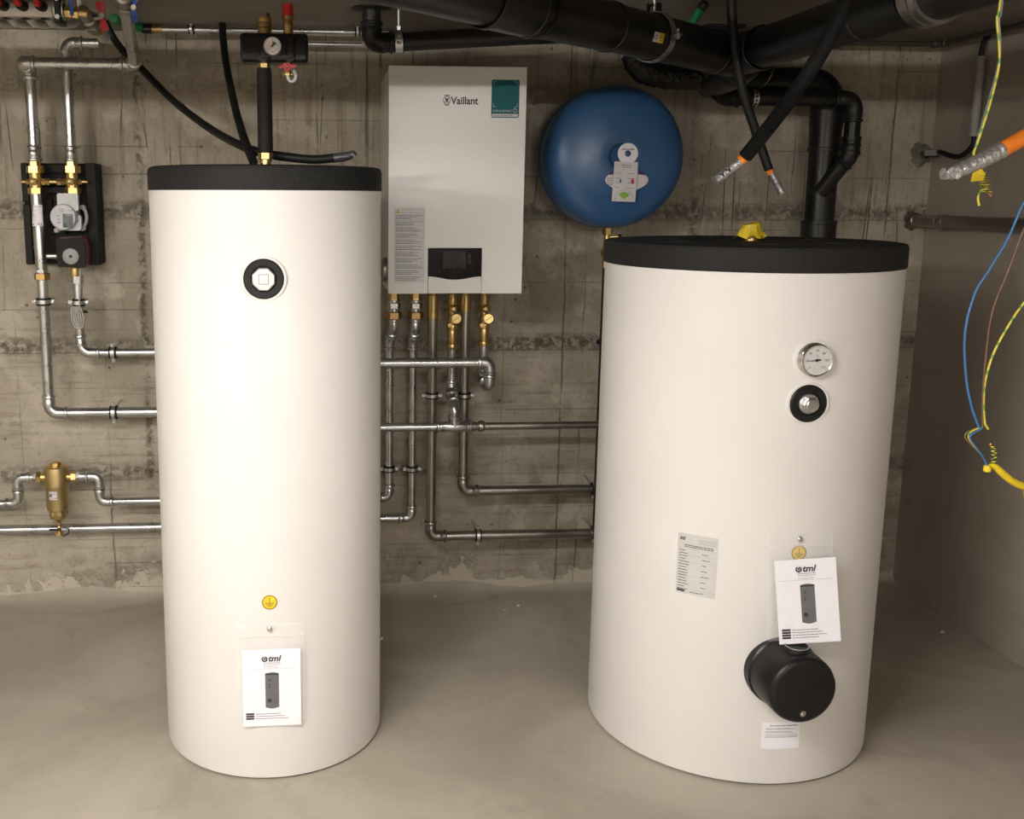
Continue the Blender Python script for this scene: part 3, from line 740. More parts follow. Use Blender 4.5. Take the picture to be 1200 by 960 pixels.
# ------------------------------------------------------------------ fittings under the boiler
def fitting(name, label, cat, p, segs, group=None):
    """a vertical string of turned and hexagonal pieces below point p: (kind, length, radius, material, part name)"""
    t = thing(name, label, cat, p, group); z = 0
    for kind, L, r, mat, nm in segs:
        a = V(p)-V((0, 0, z)); b = a-V((0, 0, L)); z += L*.985
        if kind == 'hex': MB().hexn(b, a, r, .0012).build(nm, mat, t)
        elif kind == 'cyl': MB().cyl(b, a, r, bev=min(.0015, L*.2), n=24).build(nm, mat, t)
        elif kind == 'rib': 
            m = MB().cyl(b, a, r*.9, n=24)
            for f in (.12, .5, .88): m.annulus(b.lerp(a, f), (0, 0, 1), r*.85, r, L*.13, 24)
            m.build(nm, mat, t)
    return t, V(p)-V((0, 0, z))
VY = 3.485
bz = BZ
def under(px, dx=0): q = at(px, 348, VY); return V((q.x, VY, bz+.002))
GV = 'vertical pipes below the boiler'
def pz(p, py): return p.z - zat(p.x, p.y, py)
# P1, P2: galvanised risers with a swan-neck
for px, pxb, yb, end_px, lab in ((461.5, 456.5, 583, 440, 'leftmost'), (487, 484, 607, 447, 'second')):
    p = under(px); hx = pz(p, 350)
    t, e = fitting('union_fitting', f'{lab} galvanised and bronze union below the boiler', 'fitting', p,
        [('hex', pz(p, 352), .019, 'brass', 'nut'), ('cyl', .010, .021, 'steel', 'collar'), ('hex', .020, .024, 'steel', 'hexagon'), ('cyl', .012, .021, 'steel', 'collar'), ('hex', .024, .0285, 'brassdull', 'union_nut')])
    y2 = VY+.055
    a = down(e, 386); q = at(pxb, 398, y2); c1 = V((q.x, y2, q.z)); c0 = V((e.x, e.y, a.z))
    zb = zat(q.x, y2, yb); c2 = V((q.x, y2, zb)); 
    tk = V((xat(y2, zb, 425 if lab == 'leftmost' else 425), y2, zb))
    pipe_run('water_pipe', f'{lab} thin galvanised pipe below the boiler, with a clamp and low elbow', [e, c0+V((0, 0, .004)), c1-V((0, 0, .004)), c2, tk], .0145, 'steel', bend=.030, sock=.020)
    cz = zat(q.x, y2, 549.5)
    clamp((q.x, y2, cz), (0, 0, 1), .0145, (q.x, WY-.001, cz), f'rubber-lined clamp on the {lab} thin pipe below the boiler', 'clamps on the thin pipes', .014)
# P3, P5 stainless
for px, pxb, yt, yb, xe, lab in ((507.5, 503.5, 373, 628.5, 900, 'third'), (546, 543.5, 365, 575.5, 900, 'fifth')):
    p = under(px)
    t, e = fitting('press_adapter', f'brass adapter under the boiler on the {lab} pipe, dark stainless', 'fitting', p,
        [('cyl', .006, .009, 'copper', 'stub'), ('hex', .018, .0205, 'brass', 'nut'), ('cyl', .014, .0125, 'brass', 'neck'), ('rib', max(.012, pz(p, yt)-.038), .0205, 'brass', 'sleeve')])
    y2 = VY; z2 = zat(p.x, y2, yb)
    xx = RT[0]-.12 if lab == 'third' else RT[0]+.1
    pts = [e, V((e.x, y2, z2)), V((xx, y2, z2)), V((xx, RT[1]+RT[2]*.95, z2))]
    pipe_run('stainless_pipe', f'{lab} pipe below the boiler, dark stainless, turning right to the buffer tank', pts, .0170, 'inox', bend=.036, sock=.022)
    cz = zat(e.x, y2, 463.5)
    clamp((e.x, y2, cz), (0, 0, 1), .017, (e.x, WY-.001, cz), f'rubber-lined clamp halfway down the {lab} pipe below the boiler', 'clamps on the stainless pipes', .014)
    if lab == 'third':
        cxp = xat(y2, z2, 560)
        clamp((cxp, y2, z2), (1, 0, 0), .017, (cxp, WY-.001, z2+.012), 'rubber-lined clamp on the lowest stainless pipe near the floor', None, .014)
    q = across(V((0, y2, z2)), 696); clamp(q, (1, 0, 0), .017, (q.x, WY-.001, z2+.012), f'clamp beside the right tank on the {"lowest" if lab == "third" else "upper"} stainless pipe', None, .014)
# P4, P6: brass stop valves
def slotvalve(px, lab, endpy):
    p = under(px)
    t, e = fitting('stop_valve', f'brass slotted-disc valve below the boiler, {lab}', 'valve', p,
        [('cyl', .006, .008, 'copper', 'stub'), ('hex', .016, .0215, 'brass', 'nut'), ('cyl', .010, .014, 'brass', 'neck'), ('cyl', .042, .0165, 'brass', 'valve_body'), ('hex', .022, .0215, 'brass', 'nut'), ('cyl', .016, .0125, 'brass', 'neck')])
    L = e.z - zat(e.x, e.y, endpy)
    for kind, a0, a1, r in (('cyl', 0, .25, .016), ('cyl', .25, .42, .021), ('cyl', .42, .85, .0175), ('cyl', .85, 1, .021)):
        MB().cyl(e-V((0, 0, L*a0)), e-V((0, 0, L*a1)), r, bev=.001, n=24).build('sleeve', 'brass', t)
    F = V((0, -1, 0))
    c = V((p.x, p.y, zat(p.x, p.y, 361))); MB().ball(c-V((0, .012, 0)), .0145, 16).lathe([(.006, .022), (.006, .030), (0, .030)], c, F, 16, caps=False).build('test_plug', 'brass', t)
    c = V((p.x+.021, p.y, zat(p.x, p.y, 374))) ; ax = V((-.28, -1, .14)).normalized()
    MB().cyl(c, c+ax*.045, .008, n=14).lathe([(.0165, 0), (.018, .002), (.018, .010), (.016, .012), (0, .012)], c+ax*.038, ax, 28).build('slotted_disc', 'brass', t)
    X_, Y_, _ = frame(ax); MB().box(c+ax*.0502, (.027, .0022, .0008), ((X_*.8+Y_*.6).normalized(), (Y_*.8-X_*.6).normalized(), ax)).build('slot', 'inkgrey', t)
    c = V((p.x-.006, p.y, zat(p.x, p.y, 380))); MB().cyl(c, c+V((-.006, -.030, 0)), .0075, n=14).build('side_stub', 'brass', t)
    return V((e.x, e.y, e.z-L))
e4 = slotvalve(530.5, 'on the fourth pipe from the left', 409)
e6 = slotvalve(568, 'on the rightmost pipe', 405)
HY = 3.395   # the two galvanised headers run in front of the risers
hz5 = zat(.3, HY, 500.5); hz4 = zat(.3, HY, 425.5)
tx = xat(HY, hz5, 532)
# P4: down, swan-neck forward into the tee of the header
zA = zat(e4.x, VY, 457); zB = zat(tx, HY, 474)
pipe_run('water_pipe', 'fourth pipe below the boiler, galvanised, bending forward into the header tee', [e4, V((e4.x, VY, zA)), V((tx, HY, zB-.012)), V((tx, HY, hz5+.010))], .0160, 'steel', bend=.030, sock=.018)
# header at 500
xs = LT[0]+.05
hd = pipe_run('header_pipe', 'galvanised header with a tee, running low between the two tanks', [(xs, LT[1]+LT[2]*.93, hz5), (xs, HY, hz5), (tx-.045, HY, hz5)], .0150, 'steel', bend=.034)
P_, R_ = beadpath([V((tx-.062, HY, hz5)), V((tx+.062, HY, hz5))], .0155, .022)
MB().sweep(P_, R_, 22).cyl((tx, HY, hz5), (tx, HY, hz5+.036), .0185, n=20).annulus((tx, HY, hz5+.033), (0, 0, 1), .015, .0215, .007, 24).build('tee', 'steel', hd)
x2 = xat(HY, hz5, 566)
MB().lathe([(.0165, 0), (.0165, .010), (.0125, .024), (.0125, .03)], (tx+.060, HY, hz5), (1, 0, 0), 20).build('reducer', 'inox', hd)
pipe_run('stainless_pipe', 'thin dark stainless pipe continuing the header to the right tank', [(tx+.08, HY, hz5), (RT[0], HY, hz5), (RT[0], RT[1]+RT[2]*.95, hz5)], .0130, 'inox', bend=.028)
P_, R_ = beadpath([V((tx+.085, HY, hz5)), V((x2+.004, HY, hz5))], .0136, .012)
MB().sweep(P_, R_, 20).build('coupling', 'inox', hd)
# header at 425 with the return bend to P6
ux = xat(HY, hz4, 574); q6 = V((e6.x, VY, 0))
zU = zat(ux, HY, 453)
pipe_run('header_pipe', 'upper galvanised header that turns down and back at the rightmost valve', [(xs-.03, LT[1]+LT[2]*.93, hz4), (xs-.03, HY, hz4), (ux, HY, hz4), (ux, HY, zU), (e6.x, VY, zat(e6.x, VY, 446)), e6], .0178, 'steel', bend=.030, sock=.016)
# ------------------------------------------------------------------ blue expansion vessel
VC = at(721, 184, 3.36)
ev = thing('expansion_vessel', 'round blue expansion vessel on the wall above the right tank', 'vessel', (VC.x, VC.y, VC.z-.24))
VR = .2335
prof = [(0, .19), (.06, .188), (.12, .178), (.17, .158), (.205, .128), (.225, .098), (VR, .060), (VR, .055), (VR+.003, .052), (VR+.003, .046), (VR, .043), (VR, .02)]
front = [(VR, .0), (VR, -.045), (VR-.004, -.065), (VR-.014, -.085), (VR-.036, -.103), (VR-.07, -.115), (.12, -.122), (.075, -.126), (.045, -.128), (.040, -.127), (.036, -.120), (.030, -.117), (0, -.117)]
c0 = V((VC.x, 3.42, VC.z)); 
MB().lathe([(r, -h) for r, h in prof] + [(r, -h) for r, h in front], c0, (0, -1, 0), 96, caps=False).build('shell', 'blue', ev, smooth=50)
MB().lathe([(.03, 0), (.03, WY-c0.y-.17)], c0+V((0, .17, 0)), (0, 1, 0), 24).build('wall_bracket', 'plastic', ev)
FY = c0.y-.129
c = at(735.5, 180, FY)
mp = lambda u, v, d: V((u, FY+.011-d, v))
D = Decal(lambda u, v, d: V((c.x+u, FY-.0025-d, c.z+v))); D.ringd(0, 0, .008, .0335, 0, 40).build('round_label', 'paper', ev)
Decal(lambda u, v, d: V((c.x+u, FY-.0030-d, c.z+v))).lines(-.020, .022, [.012], .005, 0).build('round_label_text', 'purple', ev)
MB().lathe([(.012, 0), (.010, .010), (.006, .012), (0, .012)], (c.x, FY+.006, c.z), (0, -1, 0), 24, caps=False).build('air_valve_cap', 'blue', ev)
c = at(734, 211, FY+.004); 
D = Decal(lambda u, v, d: V((c.x+u, FY-.0045-d+abs(u)*.045, c.z+v))); pts = [(.072*math.cos(2*math.pi*i/40), .040*math.sin(2*math.pi*i/40)*(1-.25*abs(math.cos(2*math.pi*i/40)))) for i in range(40)]
for k in range(20):
    a, b = pts[k], pts[k+1]; D.poly([(a[0], -a[1]), (a[0], a[1]), (b[0], b[1]), (b[0], -b[1])], 0)
D.build('oval_label', 'labelwhite', ev)
D = Decal(lambda u, v, d: V((c.x+u, FY-.0055-d+abs(u)*.045, c.z+v)))
for s_ in (-1, 1): D.poly([(s_*.035, .031), (s_*.052, .026), (s_*.062, .016), (s_*.035, .018)], 0)
D.build('oval_label_band', 'purple', ev, stuff=True)
D = Decal(lambda u, v, d: V((c.x+u, FY-.0055-d+abs(u)*.045, c.z+v))).lines(-.066, -.036, [.004, -.002, -.010, -.016], .0028, 0).build('oval_label_text', 'ink', ev)
c = at(732.5, 213, FY-.011); Xr = V((1, 0, -.03)).normalized(); Yr = V((.03, 0, 1)).normalized()
tg = MB().box(c+V((0, .003, 0)), (.078, .128, .003), (Xr, Yr, V((0, -1, 0)))).build('hanging_tag', 'labelwhite', ev, smooth=0)
mp = plane_map(c+V((0, .0012, 0)), Xr, Yr)
D = Decal(mp).lines(-.014, .018, [.052, .046], .003, .0005); D.lines(-.032, -.005, [.026, .010, -.004, -.020], .002, .0005, rag=.5); D.lines(.008, .032, [.026, .010, -.004, -.020], .002, .0005, rag=.5)
for i in range(13):
    a = math.pi*i/12; D.poly([(.026*math.cos(a), -.055+.026*math.sin(a)), (.031*math.cos(a-.04), -.055+.031*math.sin(a-.04)), (.031*math.cos(a+.04), -.055+.031*math.sin(a+.04))], .0006)
D.build('tag_print', 'ink', tg, stuff=True)
Decal(mp).poly([(0, -.058)] + [(.022*math.cos(math.radians(35+110*i/10)), -.055+.022*math.sin(math.radians(35+110*i/10))) for i in range(11)], .0007).build('tag_scale', 'limegreen', tg)
Decal(mp).poly([(.022, -.006), (.028, -.006), (.031, .002), (.025, .013), (.019, .002)], .0007).build('tag_drop', 'red', tg)
Decal(mp).poly([(-.017, -.004), (-.013, -.004), (-.0115, .002), (-.015, .011), (-.0185, .002)], .0007).build('tag_drop', 'cblue', tg)
# vessel connection
q = at(712, 262, 3.43); vx, vy = q.x, 3.43
zt = lambda py: zat(vx, vy, py)
vv = thing('vessel_valve', 'brass valve hanging under the blue vessel, behind the right tank', 'valve', (vx, vy, zt(306)))
MB().cyl((vx, vy, zt(255)), (vx, vy, zt(266)), .013, n=20).build('stub', 'blue', vv)
MB().hexn((vx, vy, zt(275)), (vx, vy, zt(265)), .018).build('nut', 'brass', vv)
MB().cyl((vx, vy, zt(288)), (vx, vy, zt(275)), .011, n=20).cyl((vx, vy, zt(278)), (vx+.035, vy-.012, zt(277)), .006, n=12).build('valve_body', 'brass', vv)
MB().ball((vx+.040, vy-.014, zt(277)), .008).build('drain_cap', 'plastic', vv)
MB().hexn((vx-.004, vy, zt(300)), (vx-.004, vy, zt(292)), .016).cyl((vx-.003, vy, zt(314)), (vx-.003, vy, zt(286)), .0095, n=18).build('lower_nut', 'brass', vv)
pipe_run('stainless_pipe', 'thin dark pipe dropping from the vessel valve behind the right tank', [(vx-.003, vy, zt(312)), (vx-.003, vy, .30), (RT[0]-.15, vy, .30), (RT[0]-.15, RT[1]+RT[2]*.9, .30)], .0085, 'drain', bend=.02)
q = at(701, 398, WY-.03)
wb = thing('wall_bolt', 'steel bolt sticking out of the wall left of the right tank', 'bolt', q)
MB().cyl(V((q.x-.03, WY+.001, q.z+.012)), q, .004, n=10).build('stem', 'zinc', wb); MB().hexn(q-V((0, .004, .005)), q+V((.0, .002, -.013)), .008).build('nut', 'plastic', wb)

# ------------------------------------------------------------------ pump station
PG = 3.50; BPF = 3.555   # pipe axis plane, face of the insulation block
def bp(px, py, y=BPF): return at(px, py, y)
pc = bp(72, 251)
ps = thing('pump_station', 'black backed heating pump station with brass valves on the left wall', 'pump', (pc.x, PG, pc.z-.19))
tl, tr, br_, bl = bp(25, 191), bp(115, 191), bp(119, 311), bp(32, 310)
W_, H_ = (tr.x-tl.x), (tl.z-bl.z); ox, oz = (tl.x+bl.x)/2-.002, bl.z
MB().box((ox+W_/2, (BPF+.012+WY)/2, oz+H_/2), (W_, WY-BPF-.012, H_), bev=.008).build('back_block', 'epp', ps)
# raised rim and ribs of the moulded foam
def rib(x0, z0, x1, z1, d=.016, nm='rib'):
    MB().box((ox+W_*(x0+x1)/2, BPF+.012-d/2+.002, oz+H_*(z0+z1)/2), (W_*abs(x1-x0), d, H_*abs(z1-z0)), bev=.004).build(nm, 'epp', ps)
rib(.86, 0, 1, 1, .050, 'raised_edge'); rib(0, 0, .10, .60, .022); rib(0, .62, .09, 1, .022); rib(.25, .90, .62, .99, .018); rib(.72, .80, .84, .97, .02)
rib(.25, .70, .62, .77, .018); rib(.74, .42, .84, .74, .02); rib(.30, .30, .55, .37, .018); rib(.76, .04, .84, .34, .02); rib(.28, .02, .50, .10, .018); rib(.30, .40, .38, .66, .016)
for u_, v_ in ((.45, .93), (.45, .71), (.10, .17)):
    MB().ball((ox+W_*u_, BPF-.002, oz+H_*v_), .007, 12, .5, (0, 1, 0)).build('dowel', 'plastic', ps)
# pipe line x positions
pA = at(41.5, 215, PG); pB = at(85, 215, PG); pA2 = at(46, 290, PG)
def V_(px, py): return at(px, py, PG)
def brass_union(pxt, nm):
    x = at(pxt, 215, PG).x; z = lambda py: zat(x, PG, py); F = V((0, -1, 0))
    MB().hexn((x, PG, z(196)), (x, PG, z(187)), .0195).build('adapter_nut', 'brass', ps)
    MB().hexn((x, PG, z(203)), (x, PG, z(194.5)), .0295).build('union_nut', 'brass', ps)
    b = MB().cyl((x, PG, z(221)), (x, PG, z(202)), .0205, n=28).cyl((x, PG, z(213)), (x, PG-.031, z(213)), .012, n=22)
    b.build('ball_valve', 'brass', ps)
    MB().lathe([(.0125, 0), (.0125, .006), (.009, .008), (.006, .006), (0, .005)], (x, PG-.030, z(213)), (0, -1, 0), 24, caps=False).build('spindle', 'brass', ps)
    MB().hexn((x, PG, z(227.5)), (x, PG, z(220)), .028, phase=.2).build('lower_nut', 'brass', ps)
    return x, z
xA, zA_ = brass_union(42, 'l'); xB, zB_ = brass_union(85, 'r')
zz = zA_(213); Xa = V((1, 0, 0))
MB().cyl((xA+.015, PG, zz), (xB-.015, PG, zz), .007, n=16).hexn((xA+.020, PG, zz), (xA+.034, PG, zz), .012).hexn((xA+.038, PG, zz), (xA+.046, PG, zz), .0125).hexn((xB-.050, PG, zz), (xB-.034, PG, zz), .0125).hexn((xB-.032, PG, zz), (xB-.020, PG, zz), .011).build('bypass', 'brass', ps)
for x, s_ in ((xA, -1), (xB, 1)):
    MB().cyl((x+s_*.015, PG, zz), (x+s_*.047, PG, zz), .0055, n=14).hexn((x+s_*.020, PG, zz), (x+s_*.031, PG, zz), .010).ball((x+s_*.047, PG, zz), .006).build('side_nipple', 'brass', ps)
# steel tube with label at left
ta = V_(42.5, 227); tb = V_(48.5, 313); ta.x = tb.x = (ta.x+tb.x)/2
ta = V((xA, PG, zA_(227))); tb = V((xA+.004, PG, zat(xA, PG, 314)))
MB().cyl(tb, ta, .0198, n=32).build('return_tube', 'steel', ps)
MB().cyl(tb-V((0, 0, .018)), tb+V((0, 0, .002)), .0175, n=28).hexn(tb-V((0, 0, .016)), tb-V((0, 0, .004)), .021).build('tube_nipple', 'steel', ps)
cz0, cz1 = zat(xA, PG, 265), zat(xA, PG, 240); cmid = (cz0+cz1)/2; hh = cz1-cz0
mp = cyl_map(xA+.002, PG, .0198, -math.pi/2, cmid)
Decal(mp).rect(-.0205, -hh/2, .0205, hh/2, .0006, 12).build('tube_label', 'paper', ps)
D = Decal(mp).lines(-.015, .016, [hh*.40], .0042, .0010); D.lines(-.016, .004, [hh*.22, hh*.08, hh*.0, -hh*.08, -hh*.2], .0022, .0010, rag=.5).rect(.004, -hh*.46, .014, -hh*.34, .0010).rect(-.017, -hh*.44, -.010, -hh*.38, .0010)
D.build('tube_label_print', 'inkgrey', ps, stuff=True)
# pump
c = V_(82, 250); zt_ = lambda py: zat(c.x, PG, py)
q0 = at(80, 250, PG-.045)
MB().prism(rrect(.068, .058, .006, 4), at(81, 237, PG-.03), XX, ZZ, .020).build('pump_bridge', 'greyl', ps)
MB().lathe([(.041, -.02), (.043, .0), (.043, .055), (.040, .060), (.006, .060), (0, .060)], at(79, 254, PG)+V((0, .0, 0)), (0, -1, 0), 48, caps=False).build('pump_head', 'pumpface', ps)
pf = at(79, 254, PG-.0605)
MB().prism(rrect(.078, .052, .010, 4), (pf.x, PG-.020, pf.z-.020), XX, ZZ, .020).build('pump_base', 'pumpface', ps)
mp = plane_map(V((pf.x, PG-.0608, pf.z)), XX, ZZ)
Decal(mp).poly(rrect(.033, .046, .002, 3, .001, -.014), .0004).build('pump_display', 'lcd', ps)
Decal(mp).disc(-.010, -.028, .0055, .0009, 20).build('pump_button', 'teal', ps)
D = Decal(mp).lines(-.026, -.012, [.024, .018], .0035, .0008); D.lines(.002, .024, [.020], .003, .0008); D.lines(-.034, -.022, [.002, -.010, -.020], .004, .0008); D.lines(.022, .036, [.004, -.006, -.016], .003, .0008)
D.build('pump_print', 'inkgrey', ps, stuff=True)
D = Decal(mp).lines(-.004, .014, [.004], .003, .0009); D.build('pump_display_text', 'labelwhite', ps)
for px, py in ((96.5, 243), (96.5, 268), (66, 270)):
    q = at(px, py, PG-.02); MB().cyl(q+V((0, .03, 0)), q, .0085, n=16, bev=.001).build('pump_bolt', 'grey', ps)
MB().sweep(smooth_path([at(97, 243, PG-.015), at(101, 250, PG-.015), at(101, 260, PG-.015), at(97, 268, PG-.015)], 5), .006, 8).build('pump_volute', 'grey', ps)
# mixer actuator
q = at(85, 295.5, PG-.045)
MB().prism([(-.045, -.048), (.036, -.051), (.044, -.044), (.049, .0), (.044, .040), (.034, .050), (-.040, .046), (-.047, .040), (-.049, 0)], (q.x, PG-.005, q.z), XX, ZZ, .060).build('mixer_actuator', 'epp', ps)
MB().prism([(.036, -.0515), (.046, -.044), (.0515, .0), (.0465, .040), (.034, .0525), (-.038, .0485), (-.038, .046), (.036, .049)], (q.x, PG-.006, q.z), XX, ZZ, .045).build('actuator_rim', plain('actuator_red', (.12, .015, .012), .5), ps)
q = at(83, 300.5, PG-.066)
MB().lathe([(.0265, 0), (.0265, .003), (.025, .004), (.006, .004), (.0055, -.003), (0, -.003)], q, (0, -1, 0), 40, caps=False).build('dial_knob', 'grey', ps)
MB().lathe([(0.0055, .0043), (0, .0043)], q, (0, -1, 0), 16, caps=False).build('dial_hole', 'ink', ps)
q = at(55, 300, PG); q2 = V((at(72, 300, PG).x, PG, q.z)); MB().cyl(q, q2, .0095, n=18).build('cross_tube', 'steel', ps)
xC = at(91, 330, PG).x; zC = lambda py: zat(xC, PG, py)
MB().cyl((xC-.006, PG, zC(324)), (xC-.006, PG, zC(311)), .017, bev=.002, n=24).build('outlet_nut', 'brass', ps)
# heating pipes up from the station
yF = PG-.085
zH = zat(-1, yF, 73.5); zz1 = zA_(188)
hx1 = xat(yF, zH, 158)
hr = pipe_run('heating_pipe', 'left galvanised riser above the pump station with a long cross pipe', [(xA, PG, zz1-.002), (xA, PG, zH), (xA, yF, zH), (hx1, yF, zH), V(at(147.5, 12, 2.88))], .0185, 'steel', bend=.030, sock=.020)
for xq in (xA, xB):
    P_, R_ = beadpath([V((xq, PG, zz1-.003)), V((xq, PG, zz1+.048))], .0185 if xq == xA else .0168, .018)
    MB().sweep(P_, R_, 20).build('press_socket', 'steel', hr if xq == xA else ps)
q = at(77, 55, PG); q2 = V((at(119, 50, PG).x, PG, q.z))
pipe_run('heating_pipe', 'right galvanised riser above the pump station bending to the valve', [(xB, PG, zz1-.002), (xB, PG, q.z+.012), (at(116, 46, PG).x, PG, q.z+.012)], .0165, 'steel', bend=.036, sock=.020)
# heating pipes down from the station
na = thing('union_fitting', 'bronze hexagon union under the steel tube of the pump station', 'fitting', (tb.x, PG, tb.z-.04))
MB().hexn((tb.x, PG, tb.z-.040), (tb.x, PG, tb.z-.018), .027).build('union_nut', 'brassdull', na); MB().cyl((tb.x, PG, tb.z-.062), (tb.x, PG, tb.z-.039), .018, n=24).build('tail', 'steel', na)
zL = zat(-.9, PG, 484)
pipe_run('heating_pipe', 'long left galvanised pipe going down and then right behind the left tank', [(tb.x, PG, tb.z-.060), (tb.x, PG, zL), (LT[0]-.12, PG, zL), (LT[0]-.12, LT[1]+LT[2]*.93, zL)], .0180, 'steel', bend=.040, sock=.024)
zM = zat(-.8, PG, 413.5)
nb = thing('union_fitting', 'galvanised hexagon adapter under the black mixer actuator', 'fitting', (xC, PG, zC(340)))
MB().hexn((xC, PG, zC(332)), (xC, PG, zC(323)), .020).build('nut', 'steel', nb); MB().cyl((xC, PG, zC(341)), (xC, PG, zC(331)), .0165, n=24).build('tail', 'steel', nb)
pipe_run('heating_pipe', 'shorter galvanised pipe below the pump turning right behind the left tank', [(xC, PG, zC(340)), (xC, PG, zM), (LT[0]-.05, PG, zM), (LT[0]-.05, LT[1]+LT[2]*.93, zM)], .0148, 'steel', bend=.040, sock=.024)
GC = 'clamps on the heating pipes'
for (x, z, ax, r, lab) in ((tb.x, zat(tb.x, PG, 353.5), (0, 0, 1), .018, 'clamp round the left vertical pipe below the pump station'), (xC, zat(xC, PG, 354.5), (0, 0, 1), .0148, 'clamp round the vertical pipe above the coiled grey cable'),
        (xat(PG, zM, 132.5), zM, (1, 0, 0), .0148, 'clamp on the upper of the two horizontal pipes left of the tank'), (xat(PG, zL, 133.5), zL, (1, 0, 0), .018, 'clamp on the lower horizontal pipe left of the tank, above the separator')):
    clamp((x, PG, z), ax, r, (x, WY-.001, z + (.02 if ax[0] else 0)), lab, GC, .016)
# grey sensor cable with a coil tied to the pipe
P0 = at(93.5, 314, PG-.03)
pts = [P0, at(94, 335, PG-.025), at(93, 350, PG-.028), at(92.5, 362, PG-.03)]
for k in range(50):
    a = k/50*2*math.pi*3.6; cc = at(87.5 + 9.0*k/50, 372, PG-.028); pts.append(cc + V((-.0115*math.sin(a+.2), -.006+.004*math.sin(a), .035*math.cos(a+.2) + .010*math.sin(a+.2))))
tube_thing('sensor_cable', 'thin grey cable coiled in loops on the pipe below the pump', 'cable', pts, .0024, 'cgrey', 8, k=4)
MB_ = MB().ring(at(96.5, 365, PG), (0.2, 0, 1), .0185, .0022, 24, 6); tag(MB_.build('cable_tie', 'plastic'), 'black tie holding the coiled grey cable to the pipe', 'tie')

# ------------------------------------------------------------------ dirt separator and its pipes
SY = 3.50; c = at(66.5, 560, SY); sx_ = c.x; sz = lambda py: zat(sx_, SY, py)
ds = thing('dirt_separator', 'tall brass dirt separator between two pipe bends at lower left', 'separator', (sx_, SY, sz(628)))
def prz(lst): return [(r, sz(py)-sz(628)) for r, py in lst]
MB().lathe(prz([(.018, 607.5), (.026, 606.5), (.030, 604), (.030, 597.5), (.0385, 596), (.0395, 594), (.0395, 571), (.0415, 569.5), (.0415, 566.5), (.041, 562), (.041, 549.5), (.0395, 547), (.034, 545.5), (.018, 545), (0, 545)][::1]), (sx_, SY, sz(628)), n=48).build('body', 'bronze', ds, smooth=30)
MB().hexn((sx_, SY, sz(545.5)), (sx_, SY, sz(541.5)), .017).build('top_plug', 'brass', ds)
MB().hexn((sx_, SY, sz(603)), (sx_, SY, sz(598)), .033).build('drain_hexagon', 'brass', ds)
MB().lathe(prz([(.0055, 618), (.0075, 612), (.028, 606), (.028, 605)]), (sx_, SY, sz(628)), n=36).build('drain_cone', 'bronze', ds)
MB().cyl((sx_, SY, sz(620)), (sx_, SY, sz(612)), .007, n=14).ball((sx_, SY, sz(618)), .009).build('drain_valve', 'brass', ds)
MB().hexn((sx_, SY-.004, sz(627)), (sx_, SY-.004, sz(623)), .015).cyl((sx_, SY-.004, sz(624)), (sx_, SY-.004, sz(619)), .008, n=14).build('drain_cap', 'brass', ds)
MB().box((sx_-.012, SY-.014, sz(619.3)), (.040, .006, .007), bev=.002).build('drain_lever', 'plastic', ds)
MB().sweep(smooth_path([(sx_+.006, SY-.01, sz(618)), (sx_+.030, SY-.01, sz(618.5)), (sx_+.034, SY-.01, sz(623)), (sx_+.020, SY-.01, sz(627)), (sx_+.004, SY-.01, sz(626.5))], 6), .0022, 8).build('cap_strap', 'plastic', ds)
for s_ in (-1, 1):
    MB().cyl((sx_+s_*.036, SY, sz(559)), (sx_+s_*.062, SY, sz(559)), .0165, n=28).hexn((sx_+s_*.052, SY, sz(559)), (sx_+s_*.068, SY, sz(559)), .021, phase=.3).build('side_port', 'brass', ds)
mp = cyl_map(sx_, SY, .0395, -math.pi/2, sz(577.5))
Decal(mp).rect(-.020, -.015, .008, .015, .0008, 6).build('separator_label', 'labelwhite', ds)
D = Decal(mp).lines(-.018, .006, [.006, -.010], .003, .0013).rect(-.018, -.004, -.009, .005, .0013).build('separator_label_print', 'inkgrey', ds, stuff=True)
zs = sz(559); zb = sz(589)
xr = xat(SY, zs, 116); xl = xat(SY, zs, 20)
for s_, xk, xend, lab in ((1, xr, LT[0]-.2, 'galvanised pipe with a double bend right of the brass separator'), (-1, xl, X0+.02, 'galvanised pipe with a double bend left of the brass separator')):
    pts = [(sx_+s_*.090, SY, zs), (xk, SY, zs), (xk, SY, zb), (xend, SY, zb)]
    if s_ > 0: pts += [(LT[0]-.2, LT[1]+.18, zb)]
    pipe_run('water_pipe', lab, pts, .0140, 'steel', bend=.034, sock=.014)
    a_ = thing('press_adapter', 'hexagonal steel adapter on the ' + ('right' if s_ > 0 else 'left') + ' port of the brass separator', 'fitting', (sx_+s_*.068, SY, zs))
    MB().hexn((sx_+s_*.067, SY, zs), (sx_+s_*.082, SY, zs), .0185).cyl((sx_+s_*.080, SY, zs), (sx_+s_*.094, SY, zs), .0165, n=24).build('adapter_nut', 'steel', a_)
zq = zat(-.9, 3.57, 619.5)
pipe_run('water_pipe', 'straight galvanised pipe running behind the brass separator drain', [(X0+.02, 3.57, zq), (LT[0]+.0, 3.57, zq), (LT[0]+.0, LT[1]+LT[2]*.92, zq)], .0165, 'steel', bend=.04)

